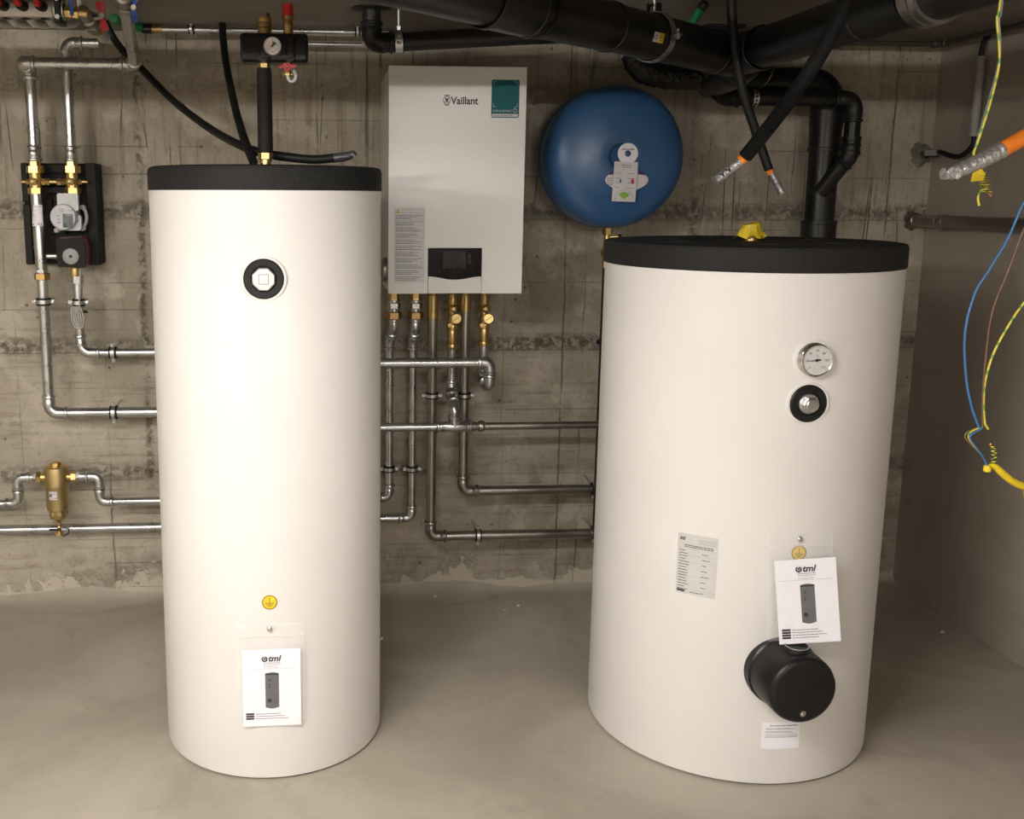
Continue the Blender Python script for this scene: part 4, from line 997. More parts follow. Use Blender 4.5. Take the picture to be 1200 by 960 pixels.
# ------------------------------------------------------------------ safety group on the left tank
TY = LT[1]; gx = xat(TY, LH+LC, 311.5); g = lambda py: zat(gx, TY, py)
si = thing('insulated_pipe', 'upright pipe in black foam insulation standing on the left tank lid', 'pipe', (gx, TY, LH+LC))
MB().cyl((gx, TY, LH+LC-.02), (gx, TY, g(184)), .0135, n=24).annulus((gx, TY, g(189)), (0, 0, 1), .010, .016, .006, 24).hexn((gx, TY, g(187)), (gx, TY, g(179)), .0195).build('bottom_nut', 'brass', si)
MB().lathe([(.0165, 0), (.0195, .001), (.0195, g(86)-g(179)), (.0180, g(86)-g(179)+.001), (.0180, g(80)-g(179)), (.010, g(80)-g(179))], (gx, TY, g(179)), n=32).build('insulation', 'epp', si)
MB().hexn((gx, TY, g(81)), (gx, TY, g(74)), .0165).build('top_nut', 'brass', si)
c = at(322, 58, TY-.03); sgr = thing('safety_group', 'black boiler safety group with round gauge and red capped valve', 'valve', (c.x, TY, g(75)))
W2 = at(361.5, 58, TY).x - at(283, 58, TY).x; xm = at(322, 58, TY).x; H2 = g(41)-g(74.5); zm = (g(41)+g(74.5))/2
MB().box((xm, TY, zm), (W2, .075, H2), bev=.008).build('insulation_shell', 'plastic', sgr)
for px in (312, 341):
    xx = at(px, 58, TY).x
    MB().box((xx, TY-.004, zm), (.034 if px == 312 else .030, .078, H2-.002), bev=.012).build('shell_bulge', 'plastic', sgr)
for px in (309, 340):
    xx = at(px, 58, TY).x
    MB().cyl((xx, TY-.041, g(74.5)+.012), (xx, TY+.02, g(74.5)+.012), .0125, n=28).build('shell_arch', 'plastic', sgr)
q = at(319.5, 54.5, TY-.052)
gg = MB().lathe([(.022, -.02), (.0225, .0), (.0225, .010), (.0212, .0115), (.0205, .010)], q, (0, -1, 0), 40, caps=False).build('gauge', 'grey', sgr)
mp = plane_map(q+V((0, -.0100, 0)), XX, ZZ); 
Decal(mp).disc(0, 0, .0207, 0, 40).build('gauge_face', 'paper', gg)
D = Decal(mp)
for i in range(5):
    a = math.radians(225-270*i/4); D.poly([(.019*math.cos(a-.03), .019*math.sin(a-.03)), (.0165*math.cos(a), .0165*math.sin(a)), (.019*math.cos(a+.03), .019*math.sin(a+.03))], .0004)
a = math.radians(222); D.poly([(.017*math.cos(a), .017*math.sin(a)), (.0008*math.sin(a), -.0008*math.cos(a)), (-.0008*math.sin(a), .0008*math.cos(a))], .0006); D.lines(-.004, .005, [-.0165], .0018, .0005)
D.build('gauge_needle', 'ink', gg, stuff=True)
Decal(mp).poly([(0, 0)] + [(.011*math.cos(math.radians(20+65*i/6)), .011*math.sin(math.radians(20+65*i/6))) for i in range(7)], .0005).build('green_sector', 'green', gg)
Decal(mp).poly([(-.0004, 0), (.0004, 0), (.0004, .018), (-.0004, .018)], .0007).disc(0, 0, .0035, .0009, 20).build('red_mark', 'red', gg, stuff=True)
xx = at(310, 40, TY).x; zv = lambda py: zat(xx, TY, py)
av = MB().lathe([(.0175, 0), (.0175, zv(34)-zv(41)), (.0165, zv(33.5)-zv(41)), (.0185, zv(32.5)-zv(41)), (.0185, zv(26.5)-zv(41)), (.0178, zv(26)-zv(41)), (.0185, zv(25)-zv(41)), (.0170, zv(20)-zv(41)), (.014, zv(19.5)-zv(41)), (0, zv(19.5)-zv(41))], (xx, TY, zv(41)), n=32).build('air_vent', 'brassdull', sgr)
MB().cyl((xx+.010, TY-.006, zv(20)), (xx+.010, TY-.006, zv(16)), .0042, n=12).build('vent_cap', 'plastic', sgr)
xx = at(337.5, 30, TY).x
MB().lathe([(.0125, 0), (.0125, zv(34)-zv(41)), (.0135, zv(33)-zv(41)), (.0135, zv(27)-zv(41)), (.0120, zv(25)-zv(41)), (.0145, zv(24)-zv(41)), (.0145, zv(19)-zv(41)), (.0125, zv(18)-zv(41))], (xx, TY, zv(41)), n=28).build('safety_valve', 'brassdull', sgr)
MB().lathe([(.0150, 0), (.0150, .004), (.0125, zv(5.5)-zv(19)), (.0105, zv(5)-zv(19)), (0, zv(5)-zv(19))], (xx, TY, zv(18.5)), n=14).build('red_cap', 'red', sgr)
q = at(336.5, 78.8, TY-.035)
MB().cyl(q+V((0, .02, 0)), q+V((0, .02, .018)), .010, n=18).cyl(q+V((0, .02, 0)), q+V((0, -.010, 0)), .007, n=14).cyl(at(337, 78, TY), at(337, 90, TY), .0075, n=16).hexn(at(336.5, 89.5, TY), at(336.5, 84.5, TY), .0115).cyl(at(331, 87, TY), at(343, 87, TY), .005, n=12).build('drain_valve', 'brass', sgr)
lv = MB(); lv.prism([(-.021, .001), (-.009, .0045), (-.006, .009), (.006, .009), (.009, .0045), (.024, .0055), (.024, -.001), (.009, -.004), (.004, -.012), (-.004, -.012), (-.009, -.004), (-.021, -.004)], q+V((0, -.008, 0)), XX, ZZ, .006)
lv.build('red_lever', 'red', sgr, smooth=20)
MB().ball(q+V((0, -.015, 0)), .004, 12).build('lever_screw', 'brass', sgr)
MB().sweep(smooth_path([at(337, 90, TY-.005), at(340, 95, TY-.006), at(345, 94, TY-.008), at(346.5, 88, TY-.008), at(344, 82, TY-.006)], 6), .0045, 10).build('clear_hose', 'clear_hose', sgr)

# ------------------------------------------------------------------ thin rail pipe under the ceiling along the wall
RYY = 3.46; zr = zat(-.3, RYY, 35.5)
ax0, ax1 = xat(RYY, zr, 190), xat(RYY, zr, 660)
rail = pipe_run('steel_pipe', 'thin steel pipe running left to right just under the ceiling', [(ax0, RYY, zr), (ax1, RYY, zr)], .0085, 'steel')
p178 = V((xat(RYY, zr, 178), RYY, zr))
MB().cyl(p178, (ax0, RYY, zr), .0115, n=20).annulus(p178.lerp(V((ax0, RYY, zr)), .5), (1, 0, 0), .010, .0135, .006, 20).annulus((ax0-.002, RYY, zr), (1, 0, 0), .008, .0140, .005, 20).build('end_fitting', 'brassdull', rail)
pL = V((xat(RYY, zr, 164), RYY, zr)); MB().lathe([(.010, 0), (.0135, .012), (.0145, .03), (.0145, (p178-pL).length)], pL, (1, 0, 0), 24).build('rubber_boot', 'plastic', rail)
tube_thing('green_sleeve', 'green sleeved tube end beside the blue lever at upper left', 'tube', [at(133, 21, 3.30), at(141, 26, 3.36), at(152, 31, 3.43), at(165, 33, RYY)], .0135, 'green', 16)
zr2 = zr-.034; a0, a1 = xat(3.50, zr2, 330), xat(3.50, zr2, 424)
pipe_run('steel_pipe', 'second thin steel pipe close under the first, above the safety group', [(a0, 3.50, zr2), (a1, 3.50, zr2)], .0075, 'steel')
for px, s_ in ((224.5, 'over the black hoses'), (419, 'beside the black elbow')):
    q = (xat(RYY, zr, px), RYY, zr)
    clamp(q, (1, 0, 0), .0085, (q[0], RYY, ROOM_H+.0), 'small clamp hanging the thin ceiling pipe ' + s_, 'clamps of the ceiling pipe', .012)
# thin pipe to the right corner and along the right wall
RY2 = 3.50; z3 = zat(1.9, RY2, 50.5)
rx = xat(RY2, z3, 1103)
rp = pipe_run('copper_like_pipe', '', [(xat(RY2, z3, 845), RY2, z3), (rx, RY2, z3), (rx, 1.9, z3)], .0090, MT['dullpipe'], bend=.02, sock=.014)
rp.name = 'steel_pipe'; ORG[rp.name] = ORG.get(rp.name, V(rp.location)); rp['label'] = 'thin dark pipe turning from the back wall onto the right wall'
# ------------------------------------------------------------------ black hoses on the left
hz0 = LH+LC+.012
e0 = at(397, 184, 2.80)
h1 = thing('black_hose', 'long black hose sagging from the upper left onto the tank lid', 'hose', e0)
pts = smooth_path([atz(121, 22, ROOM_H+.005), at(134, 46, 3.44), at(150, 66, 3.52), at(167, 82, 3.52), at(203, 118, 3.40), at(245, 150, 3.14), at(283, 171, 2.86), at(311, 180, 2.78), at(340, 184.5, 2.76), at(368, 187, 2.76), at(392, 185, 2.76)], 10)
MB().sweep(pts, .0118, 16).build('hose_jacket', 'rubber', h1)
MB().sweep(smooth_path([at(391, 185.3, 2.76), at(402, 184, 2.76), at(409, 182.5, 2.76), at(414, 181, 2.76), at(415.5, 183.5, 2.76)], 5), [.0125]*6+[.0115]*5+[.0105]*5+[.009]*5, 12).build('taped_tip', 'tapegrey', h1)
h2 = tube_thing('black_hose', 'straight black hose hanging from the ceiling to the left tank lid', 'hose', [at(260, 18, 3.44), at(261.5, 45, 3.40), at(266, 80, 3.28), at(276, 128, 3.05), at(287, 165, 2.86), at(297, 190, 2.74)], .0118, 'rubber', 16)
# flat bracket piece lying where the hose meets the lid
# ------------------------------------------------------------------ black drain: small branch upper left
EY = 3.12; ex = at(435.5, 40, EY).x
zt0 = zat(ex, EY, 51)
dr = pipe_run('drain_pipe', 'black drain pipe dropping from the ceiling and bending right over the boiler', [(ex, EY, ROOM_H-.001), (ex, EY, zt0), at(700, 37, 3.10)], .0275, 'drain', bend=.040, sock=.02)
MB().lathe([(.034, 0), (.060, .004), (.060, .006)], (ex, EY, ROOM_H-.008), n=36).build('ceiling_flange', 'plastic', dr)
d0 = (at(700, 37, 3.10)-V((ex, EY, zt0))).normalized(); q = V((ex, EY, zt0)) + d0*((at(467, 50, EY).x-ex)/d0.x)
def hung(q, axis, r, label, group=None, mat='steel', w=.022):
    q = V(q); t = thing('pipe_clamp', label, 'clamp', q, group); ax = V(axis).normalized()
    MB().annulus(q, ax, r, r+.0035, w*1.3, 40).build('lining', 'rubber', t)
    up = V((0, 0, 1)); sd = ax.cross(up).normalized()
    mb = MB().annulus(q, ax, r+.0035, r+.006, w, 40)
    for s in (-1, 1): mb.box(q+sd*s*(r+.015), (.020, w, .008), (sd, ax, up), .001)
    mb.build('band', mat, t)
    for s in (-1, 1): MB().cyl(q+sd*s*(r+.015)-up*.012, q+sd*s*(r+.015)+up*.014, .0035, n=10).hexn(q+sd*s*(r+.015)-up*.011, q+sd*s*(r+.015)-up*.004, .0065).build('bolt', 'zinc', t)
    MB().cyl(q+up*(r+.004), (q.x, q.y, ROOM_H+.001), .0045, n=12).hexn(q+up*(r+.005), q+up*(r+.018), .009).build('threaded_rod', 'zinc', t)
    return t
hung(q, d0, .0275, 'steel clamp with rod carrying the small drain above the boiler')
# ------------------------------------------------------------------ big drain pipes
ZD = 1.885
pA0, pA1 = atz(520, -14, ZD+.02), atz(868, 68, ZD)
dA = (pA0-pA1).normalized(); far = pA1 + dA*2.2
AR = .0575
big = thing('drain_pipe', 'thick black drain pipe coming from the upper left with a yellow sticker', 'pipe', pA1)
def onA(px):  # point of the axis seen at column px
    return pA1 + dA*bis(lambda s: project(pA1+dA*s)[0]-px, -.3, 2.0)
MB().cyl(pA1, far, AR, n=48).build('tube', 'drain', big)
def sleeve(a, b, r, par, nm='socket', mat='drain'):
    a = V(a); b = V(b); L = (b-a).length
    MB().lathe([(r-.003, 0), (r, .001), (r, .012), (r-.0025, .014), (r-.0025, L-.014), (r, L-.012), (r, L-.001), (r-.003, L)], a, b-a, 48, caps=False).build(nm, mat, par)
sleeve(onA(622), onA(568), AR+.008, big, 'coupling'); sleeve(onA(715), onA(630), AR+.004, big); sleeve(onA(844), onA(835), AR+.0035, big, 'seam_ring')
hung(onA(765), dA, AR, 'wide clamp with rod round the thick drain beside the yellow sticker', w=.02)
q = onA(765); upA = V((0, 0, 1)); sd = dA.cross(upA).normalized()
for k in (-.014, .0, .014):
    MB().box(q+upA*(AR+.016)+sd*k+dA*0, (.004, .02, .020), (sd, dA, upA)).build('clamp_fin', 'plastic', big)
# sticker on the pipe surface
q = onA(750); th0 = -55
sd2 = V((0, 0, 1)).cross(dA).normalized(); up2 = dA.cross(sd2).normalized()
if sd2.y > 0: sd2 = -sd2
def pm(o):
    return lambda u, v, d: o - dA*u + (sd2*math.cos(v/AR-.25) + up2*math.sin(v/AR-.25)*(1 if up2.z > 0 else -1))*(AR+.001+d)
def strip(D, u0, u1, v0, v1, d, n=6):
    for i in range(n):
        a = v0+(v1-v0)*i/n; b = v0+(v1-v0)*(i+1)/n; D.poly([(u0, a), (u1, a), (u1, b), (u0, b)], d)
    return D
mpk = pm(q)
strip(Decal(mpk), -.024, .000, -.012, .012, 0).build('sticker_white', 'labelwhite', big); strip(Decal(mpk), .000, .022, -.012, .012, 0).build('sticker_yellow', 'yellow', big)
Decal(mpk).lines(.003, .019, [-.006, 0, .006], .002, .0006).build('sticker_print', 'ink', big, stuff=True)
Decal(mpk).ringd(-.014, 0, .004, .006, .0006, 16).build('sticker_ring', 'ink', big, stuff=True)
# second leg to the upper right
pB0, pB1 = atz(872, 63, ZD), atz(1050, 6, ZD+.0)
dB = (pB1-pB0).normalized(); BR = .054
b2 = thing('drain_pipe', 'thick black drain pipe rising from the junction to the upper right', 'pipe', pB0)
def onB(px): return pB0 + dB*bis(lambda s: project(pB0+dB*s)[0]-px, -.3, 2.2)
eB = pB0 + dB*((1.66-pB0.y)/dB.y)
MB().sweep(fillet([pB0-dB*.03, eB, V((eB.x, eB.y, ROOM_H+.01))], .07), BR, 48).build('tube', 'drain', b2)
sleeve(pB0-dB*.01, onB(895), BR+.006, b2); sleeve(onB(1016), onB(1080), BR+.006, b2)
MB().annulus(onB(1090), dB, BR+.001, BR+.010, .03, 48).annulus(onB(1100), dB, BR+.001, BR+.008, .02, 48).build('steel_band', 'inox', b2)
q = onB(1043); MB().lathe([(.045, 0), (.045, .03), (.050, .032), (.050, .045), (0, .045)], q+V((0, 0, BR*.7)), (-.25, -.5, 1), 36).build('inspection_cap', 'drain', b2)
# junction piece and the leg to the soil pipe
SYY = 3.475; SR = .0535
sx0 = at(964, 200, SYY).x
zE = zat(sx0, SYY, 99)
jn = thing('drain_junction', 'black drain branch behind the crossing of the thick pipes', 'pipe', pA1)
jz = zE
MB().sweep(fillet([pA1+V((.02, -.02, .0)), pA1+V((.03, .10, -.02)), V((pA1.x+.10, SYY, jz)), V((pA1.x+.22, SYY, jz))], .09), SR+.001, 32).build('branch', 'drain', jn)
MB().ball(pA1, AR+.012, 32, 1., dA).build('junction_body', 'drain', jn)
wr = MB(); pw = smooth_path([at(741, 62, 3.33), at(752, 80, 3.34), at(775, 88, 3.36), at(810, 91, 3.37), at(850, 92, 3.36)], 10)
wr.sweep(pw, [.038+.004*min(1, i/6)+random.uniform(-.002, .002) for i in range(len(pw))], 24)
tag(wr.build('wrapped_pipe', 'wrap'), 'lumpy shiny black wrapped pipe under the thick drain above the blue vessel', 'pipe')
# soil stack
so = thing('soil_pipe', 'thick vertical black soil pipe standing behind the right tank', 'pipe', (sx0, SYY, .1))
MB().sweep(fillet([V((pA1.x+.20, SYY, jz)), V((sx0, SYY, jz)), V((sx0, SYY, zat(sx0, SYY, 150)))], .085, 14), SR+.002, 36).build('bend', 'drain', so)
MB().cyl((sx0, SYY, .0), (sx0, SYY, zat(sx0, SYY, 140)), SR-.0035, n=40).build('tube', 'drain', so)
sleeve((sx0, SYY, zat(sx0, SYY, 178)), (sx0, SYY, zat(sx0, SYY, 126)), SR+.002, so)
sleeve((sx0, SYY, zat(sx0, SYY, 300)), (sx0, SYY, zat(sx0, SYY, 258.5)), SR+.008, so)
# small waste pipe in front
WYY = 3.375; WR = .0262
wx = at(998, 160, WYY).x; zh = zat(wx-.1, WYY, 116)
q1 = at(835, 84, 3.25); q2 = at(848, 112, WYY)
wt = pipe_run('waste_pipe', 'narrow black waste pipe bending down and joining the vertical soil pipe', [at(828, 72, 3.20), V((xat(WYY, zh, 848), WYY, zh)), (wx, WYY, zh), (wx, WYY, zat(wx, WYY, 182)), V((at(966, 226, 3.41).x, SYY-SR*.6, at(966, 226, 3.41).z))], WR, 'drain', bend=.055, sock=.02)
sleeve((wx, WYY, zat(wx, WYY, 182)), (wx, WYY, zat(wx, WYY, 160)), WR+.006, wt)
# perforated strap
q = V((xat(WYY, zh, 883), WYY, zh)); st = thing('pipe_strap', 'perforated steel strap looped round the narrow waste pipe', 'strap', q)
MB().annulus(q, V((1, 0, .0)), WR+.0015, WR+.0032, .018, 36).build('loop', 'steel', st)
for k in range(7):
    a = math.radians(150+k*25); d = V((0, math.cos(a), math.sin(a))); MB().cyl(q+d*(WR+.0030), q+d*(WR+.0040), .0045, n=12).build('perforation', 'ink', st)
sp = smooth_path([q+V((0, -.01, WR+.002)), at(895, 100, 3.34), at(903, 88, 3.33), at(907, 70, 3.30)], 6)
m = MB()
for i in range(len(sp)-1):
    a, b = sp[i], sp[i+1]; dd = (b-a).normalized(); s1 = V((.0, 1, 0)); m.box((a+b)/2, ((b-a).length*1.1, .016, .0012), (dd, (s1-dd*s1.dot(dd)).normalized(), dd.cross(s1).normalized()))
m.build('tail', 'inox', st)
# bracket and green tube at the ceiling
q = at(844, 33, 3.35); bk = thing('ceiling_bracket', 'small black bracket fixed under the ceiling by the pipe crossing', 'bracket', (q.x, q.y, ROOM_H))
MB().box((q.x, q.y, ROOM_H-.05), (.085, .05, .10), bev=.003).build('box', 'plastic', bk); MB().box((q.x, q.y-.01, ROOM_H-.004), (.13, .09, .007), bev=.002).build('plate', 'plastic', bk)
gt = thing('green_tube', 'short green taped tube under the ceiling above the thick drain', 'tube', at(806, 34, 3.02))
MB().cyl(at(803, 40, 3.02), at(822, 9, 2.93), .0118, n=20).build('green_wrap', 'green', gt); MB().cyl(at(821.5, 10, 2.932), at(827, 3, 2.92), .0125, n=20).build('black_end', 'rubber', gt)

# ------------------------------------------------------------------ two hanging conduits
def conduit(name, label, pts, r, ribbed, op, tp, tipr, letters):
    t = thing(name, label, 'conduit', pts[-1])
    P = smooth_path(pts, 10)
    if ribbed:
        L = [0]
        for i in range(1, len(P)): L.append(L[-1]+(P[i]-P[i-1]).length)
        step = .0024; n_ = int(L[-1]/step); Q = []; R_ = []; j = 1
        for i in range(n_+1):
            s = L[-1]*i/n_
            while j < len(L)-1 and L[j] < s: j += 1
            Q.append(P[j-1].lerp(P[j], (s-L[j-1])/max(L[j]-L[j-1], 1e-9))); R_.append(r*(1.10 if i % 2 else .86))
        MB().sweep(Q, R_, 14).build('corrugated_tube', 'rubber', t, smooth=80)
    else: MB().sweep(P, r, 16).build('outer_tube', 'rubber', t)
    MB().cyl(pts[-1]-(op-pts[-1])*.15, op, tipr*1.02, n=18).build('orange_collar', 'orange', t)
    n = 14; d = (tp-op); Q = [op+d*(i/n) for i in range(n+1)]; R_ = [tipr*(1+.07*math.sin(i*2.3))*(1 if i < n-1 else 1.12) for i in range(n+1)]
    MB().sweep(Q, R_, 12).build('silver_tape', 'alu', t, smooth=50)
    if letters:
        dn = d.normalized(); vv_ = (CO-(op+d*.45)).normalized(); up_ = vv_.cross(dn).normalized(); nn = dn.cross(up_).normalized()
        if nn.dot(vv_) < 0: up_ = -up_
        o_ = op+d*.52; mp = lambda u, v, e: o_ - dn*u + up_*0 + (up_*math.sin(v/tipr)+nn*(1 if nn.dot(vv_) > 0 else -1)*math.cos(v/tipr))*(tipr*1.09+e)
        Decal(mp).text('ALA', -.020, -.006, .015, .0006, bold=.0006).build('tape_lettering', 'ink', t)
    return t
K1Y = 2.25
conduit('corrugated_conduit', 'ribbed black conduit crossing in front, hanging over the right tank', [at(1000, -22, 1.95), at(985, 16, 2.0), at(962, 62, 2.07), at(935, 104, 2.14), at(902, 148, 2.2), at(873, 184, K1Y)], .0150, True, at(867, 190, K1Y), at(838, 212, K1Y), .0115, True)
conduit('smooth_conduit', 'smooth black conduit hanging from the ceiling behind the ribbed one', [at(857, -14, 2.78), at(858, 20, 2.78), at(862, 62, 2.78), at(871, 108, 2.78), at(885, 152, 2.78), at(901, 199, 2.78)], .0125, False, at(903.5, 203, 2.78), at(916, 226, 2.78), .0098, False)

# ------------------------------------------------------------------ right side: taped orange tube, loose wires
OY = 1.72
ot = thing('orange_tube', 'orange tube ending in silver tape, reaching in from the right edge', 'conduit', at(1150, 190, OY))
MB().sweep([V((ROOM_R+.01, OY+.25, 1.93)), V((ROOM_R-.10, OY+.22, 1.90)), at(1290, 112, OY+.05), at(1240, 139, OY+.02), at(1200, 161, OY), at(1172, 177, OY)], .0138, 24).build('orange_part', 'orange', ot)
Q = smooth_path([at(1174, 175.5, OY), at(1160, 183, OY), at(1145, 190.5, OY), at(1128, 198, OY), at(1115, 203, OY), at(1105, 203.5, OY)], 6)
MB().sweep(Q, [.0145 - .0045*(i/len(Q))**1.5 + .0008*math.sin(i*1.9) for i in range(len(Q))], 16).build('silver_tape', 'alu', ot, smooth=50)
q = at(1114, 203, OY)
MB().prism([(-.017, .002), (-.010, .010), (.006, .008), (.012, -.003), (.004, -.011), (-.006, -.006)], q+V((0, -.012, 0)), XX, ZZ, .004).build('folded_tape_end', 'alu', ot)
# yellow-green earth wire from the ceiling
WY1 = 1.78
ew = thing('earth_wire', 'yellow and green earth wire hanging from the ceiling with a coiled end', 'wire', at(1160, 230, WY1))
MB().sweep(smooth_path([V((at(1180, -60, WY1).x, WY1, ROOM_H+.005)), at(1172.5, 0, WY1), at(1168.5, 22, WY1), at(1171, 55, WY1), at(1170.5, 78, WY1), at(1162, 115, WY1), at(1152, 148, WY1), at(1144, 172, WY1), at(1141.5, 178, WY1), at(1143, 190, WY1), at(1147, 200, WY1)], 8), .0021, 8).build('strand', 'yg', ew)
cp = []
for k in range(64):
    f = k/63; a = f*2*math.pi*6; c_ = at(1148+9*f, 199+26*f, WY1); cp.append(c_+V((.0070*math.cos(a), .006*math.sin(a), .0035*math.sin(a+.8))))
MB().sweep(cp, .0017, 8).build('coil', 'ygs', ew)
MB().sweep(smooth_path([at(1156, 219, WY1), at(1149, 224, WY1), at(1146, 232, WY1), at(1147.5, 241, WY1)], 5), .0021, 8).build('free_end', 'yg', ew)
MB().sweep(smooth_path([at(1155, 224, WY1), at(1159, 226, WY1), at(1161.5, 230, WY1)], 5), .0024, 8).build('copper_tip', 'copper', ew)
MB().sweep(smooth_path([V((at(1183, -60, WY1).x, WY1+.01, ROOM_H+.005)), at(1174.5, 5, WY1+.01), at(1171, 22, WY1+.01), at(1172.5, 55, WY1+.01), at(1169, 80, WY1+.01), at(1160, 113, WY1+.01), at(1150, 147, WY1+.01), at(1143, 172, WY1+.01), at(1140, 180, WY1+.01)], 8), .0016, 8).build('blue_strand', plain('wire_pale_blue', (.22, .27, .32), .4), ew)
MB().prism([(-.014, -.008), (.008, -.006), (.013, .006), (.004, .016), (-.011, .008)], at(1142, 208, WY1)+V((0, -.01, 0)), XX, ZZ, .0012).build('tape_flag', 'tapeyellow', ew)
# loose cores and yellow cable
CY = 1.80
for nm, lb, mat, r, pts in (
    ('blue_wire', 'blue wire sagging beside the right wall', 'cblue', .0021, [(1230, 190), (1200, 237), (1181, 280), (1160, 315), (1142, 345), (1131, 390), (1132, 440), (1139, 478), (1148, 503)]),
    ('brown_wire', 'brown wire hanging between the blue and the yellow-green one', 'cbrown', .0017, [(1225, 215), (1200, 268), (1181, 318), (1163, 365), (1155, 420), (1151.5, 470), (1151.5, 500)]),
    ('striped_wire', 'yellow-green wire hanging rightmost of the loose wires', 'yg', .0021, [(1240, 310), (1200, 355), (1178, 388), (1162, 420), (1153.5, 455), (1153.5, 492), (1158, 503)])):
    tube_thing(nm, lb, 'wire', [V((at(*pts[0], CY).x+.10, CY-.05, ROOM_H+.005)), V((at(*pts[0], CY).x+.08, CY-.04, (ROOM_H+at(*pts[0], CY).z)/2))] + [at(x, y, CY) for x, y in pts], r, mat, 8)
yc = thing('yellow_cable', 'yellow sheathed cable at the right edge with its stripped cores', 'cable', at(1160, 548, CY))
MB().sweep(smooth_path([at(1158, 546, CY), at(1166, 547, CY), at(1176, 556, CY), at(1188, 565, CY), at(1203, 571, CY), at(1240, 580, CY), V((ROOM_R-.3, CY, 1.05)), V((ROOM_R+.005, CY+.02, 1.12))], 6), [.0035+.0035*min(1, i/10) for i in range(43)], 12).build('sheath', 'tapeyellow', yc)
for dx, dy, mat, e in ((0, 0, 'yg', 0), (-4, 0, 'cbrown', .003), (1.5, 2.5, 'cblue', -.003)):
    MB().sweep(smooth_path([at(1151, 501+dy*.3, CY+e), at(1144+dx*.5, 503+dy, CY+e), at(1137+dx, 507+dy, CY+e), at(1135+dx, 513, CY+e), at(1141+dx*.5, 522, CY+e), at(1150, 533, CY+e), at(1156, 544, CY+e), at(1158, 547, CY+e)], 6), .0016, 8).build('core', mat, yc)
cp = []
for k in range(40):
    f = k/39; a = f*2*math.pi*5; c_ = at(1163-1*f+2.5*math.sin(3*f), 544-22*f, CY); cp.append(c_+V((.0035*math.cos(a), .0035*math.sin(a), 0)))
MB().sweep(cp, .0016, 8).build('coiled_core', 'ygs', yc); MB().ball(at(1161, 520.5, CY), .004, 10).build('copper_tip', 'copper', yc)
MB().lathe([(.0065, 0), (.0075, .006), (.006, .012), (.003, .013)], at(1157, 549, CY)-V((0, 0, .006)), n=14).build('sheath_end', 'tapeyellow', yc)

# ------------------------------------------------------------------ conduit in the corner and steel pipe on the right wall
GXX = ROOM_R-.028
a, b = atx(1150, 66, GXX), atx(1140.5, 160, GXX)
b = V((GXX, a.y, bis(lambda z: project((GXX, a.y, z))[1]-160, .5, 2.03)))
cg = thing('grey_conduit', 'grey rigid conduit clipped upright on the right wall near the corner', 'conduit', b)
MB().cyl(b, a, .0135, n=24).annulus(b+V((0, 0, .006)), (0, 0, 1), .012, .0165, .012, 24).annulus(a-V((0, 0, .006)), (0, 0, 1), .012, .0160, .012, 24).build('tube', 'grey', cg)
MB().sweep(smooth_path([a-V((0, 0, .02)), a+V((0, 0, .02)), a+V((.006, .0, .05)), a+V((.020, .0, .07))], 6), .0085, 12).build('upper_cable', 'rubber', cg)
hole = at(1083, 181, WY-.02)
MB().sweep(smooth_path([b+V((0, 0, .02)), b-V((0, 0, .03)), b+V((-.015, .05, -.065)), V((b.x-.03, (b.y+WY)/2, hole.z+.004)), V((hole.x+.06, WY-.05, hole.z)), V((hole.x+.02, WY-.03, hole.z)), V((hole.x, WY+.01, hole.z))], 8), .0085, 12).build('lower_cable', 'rubber', cg)
cl = at(1113, 177, WY-.09); cb = V(((b.x-.03+hole.x+.06)/2, 0, 0))
q = V((b.x-.03, (b.y+WY)/2+.04, hole.z+.002)); MB().box(q, (.018, .055, .020), ((V((.3, -1, 0))).normalized().cross(V((0, 0, 1))), V((.3, -1, 0)).normalized(), V((0, 0, 1))), .003).build('clip', 'grey', cg)
# mortar patches
def patch(c, R, mat_, name, label, hole_r=None):
    n = 40; t = thing(name, label, 'patch', c); m = MB(); vs = [V((c.x, c.y-.014, c.z))]; rings = ((.45, .013), (.8, .010), (1.0, .0))
    for f, dd in rings:
        for i in range(n):
            a = 2*math.pi*i/n; k = 1+(.10*math.sin(3*a+1)+.07*math.sin(7*a)+random.uniform(-.07, .07))*f
            vs.append(V((c.x+R*f*k*math.cos(a), WY-.0005-dd, c.z+R*f*k*math.sin(a))))
    fs = [(0, 1+(i+1) % n, 1+i) for i in range(n)] + [(1+j*n+i, 1+j*n+(i+1) % n, 1+(j+1)*n+(i+1) % n, 1+(j+1)*n+i) for j in range(2) for i in range(n)]
    m.add(vs, fs); m.build('mortar', mat_, t, smooth=60)
    if hole_r: MB().lathe([(hole_r, .0), (hole_r*1.15, .006), (hole_r*.85, .008), (hole_r*.8, -.003), (0, -.003)], V((c.x+R*.1, WY-.014, c.z)), (0, -1, 0), 24, caps=False).build('opening', 'hole', t)
    return t
patch(V((hole.x, WY, hole.z)), .042, 'mortar', 'mortar_patch', 'round mortar patch in the back wall where a black cable enters', .014)
GX2 = ROOM_R-.052
pz2 = at(1078, 258, WY-.005); hz = bis(lambda z: project((GX2, WY-.01, z))[1]-258.5, .5, 2.03)
patch(V((GX2, WY, hz)), .034, 'hole', 'wall_hole', 'rough hole in the back wall where the steel pipe on the right enters')
rw = thing('steel_pipe', 'dull steel pipe along the right wall, level with the tank lid', 'pipe', (GX2, WY, hz))
MB().cyl((GX2, WY+.01, hz), (GX2, 1.6, hz), .0215, n=28).build('tube', 'grey' if False else 'inox', rw)
sleeve((GX2, WY-.02, hz), (GX2, WY-.17, hz), .0245, rw, 'socket', 'inox')
MB().annulus((GX2, WY-.19, hz), (0, 1, 0), .020, .0255, .03, 28).build('ring', 'inox', rw)

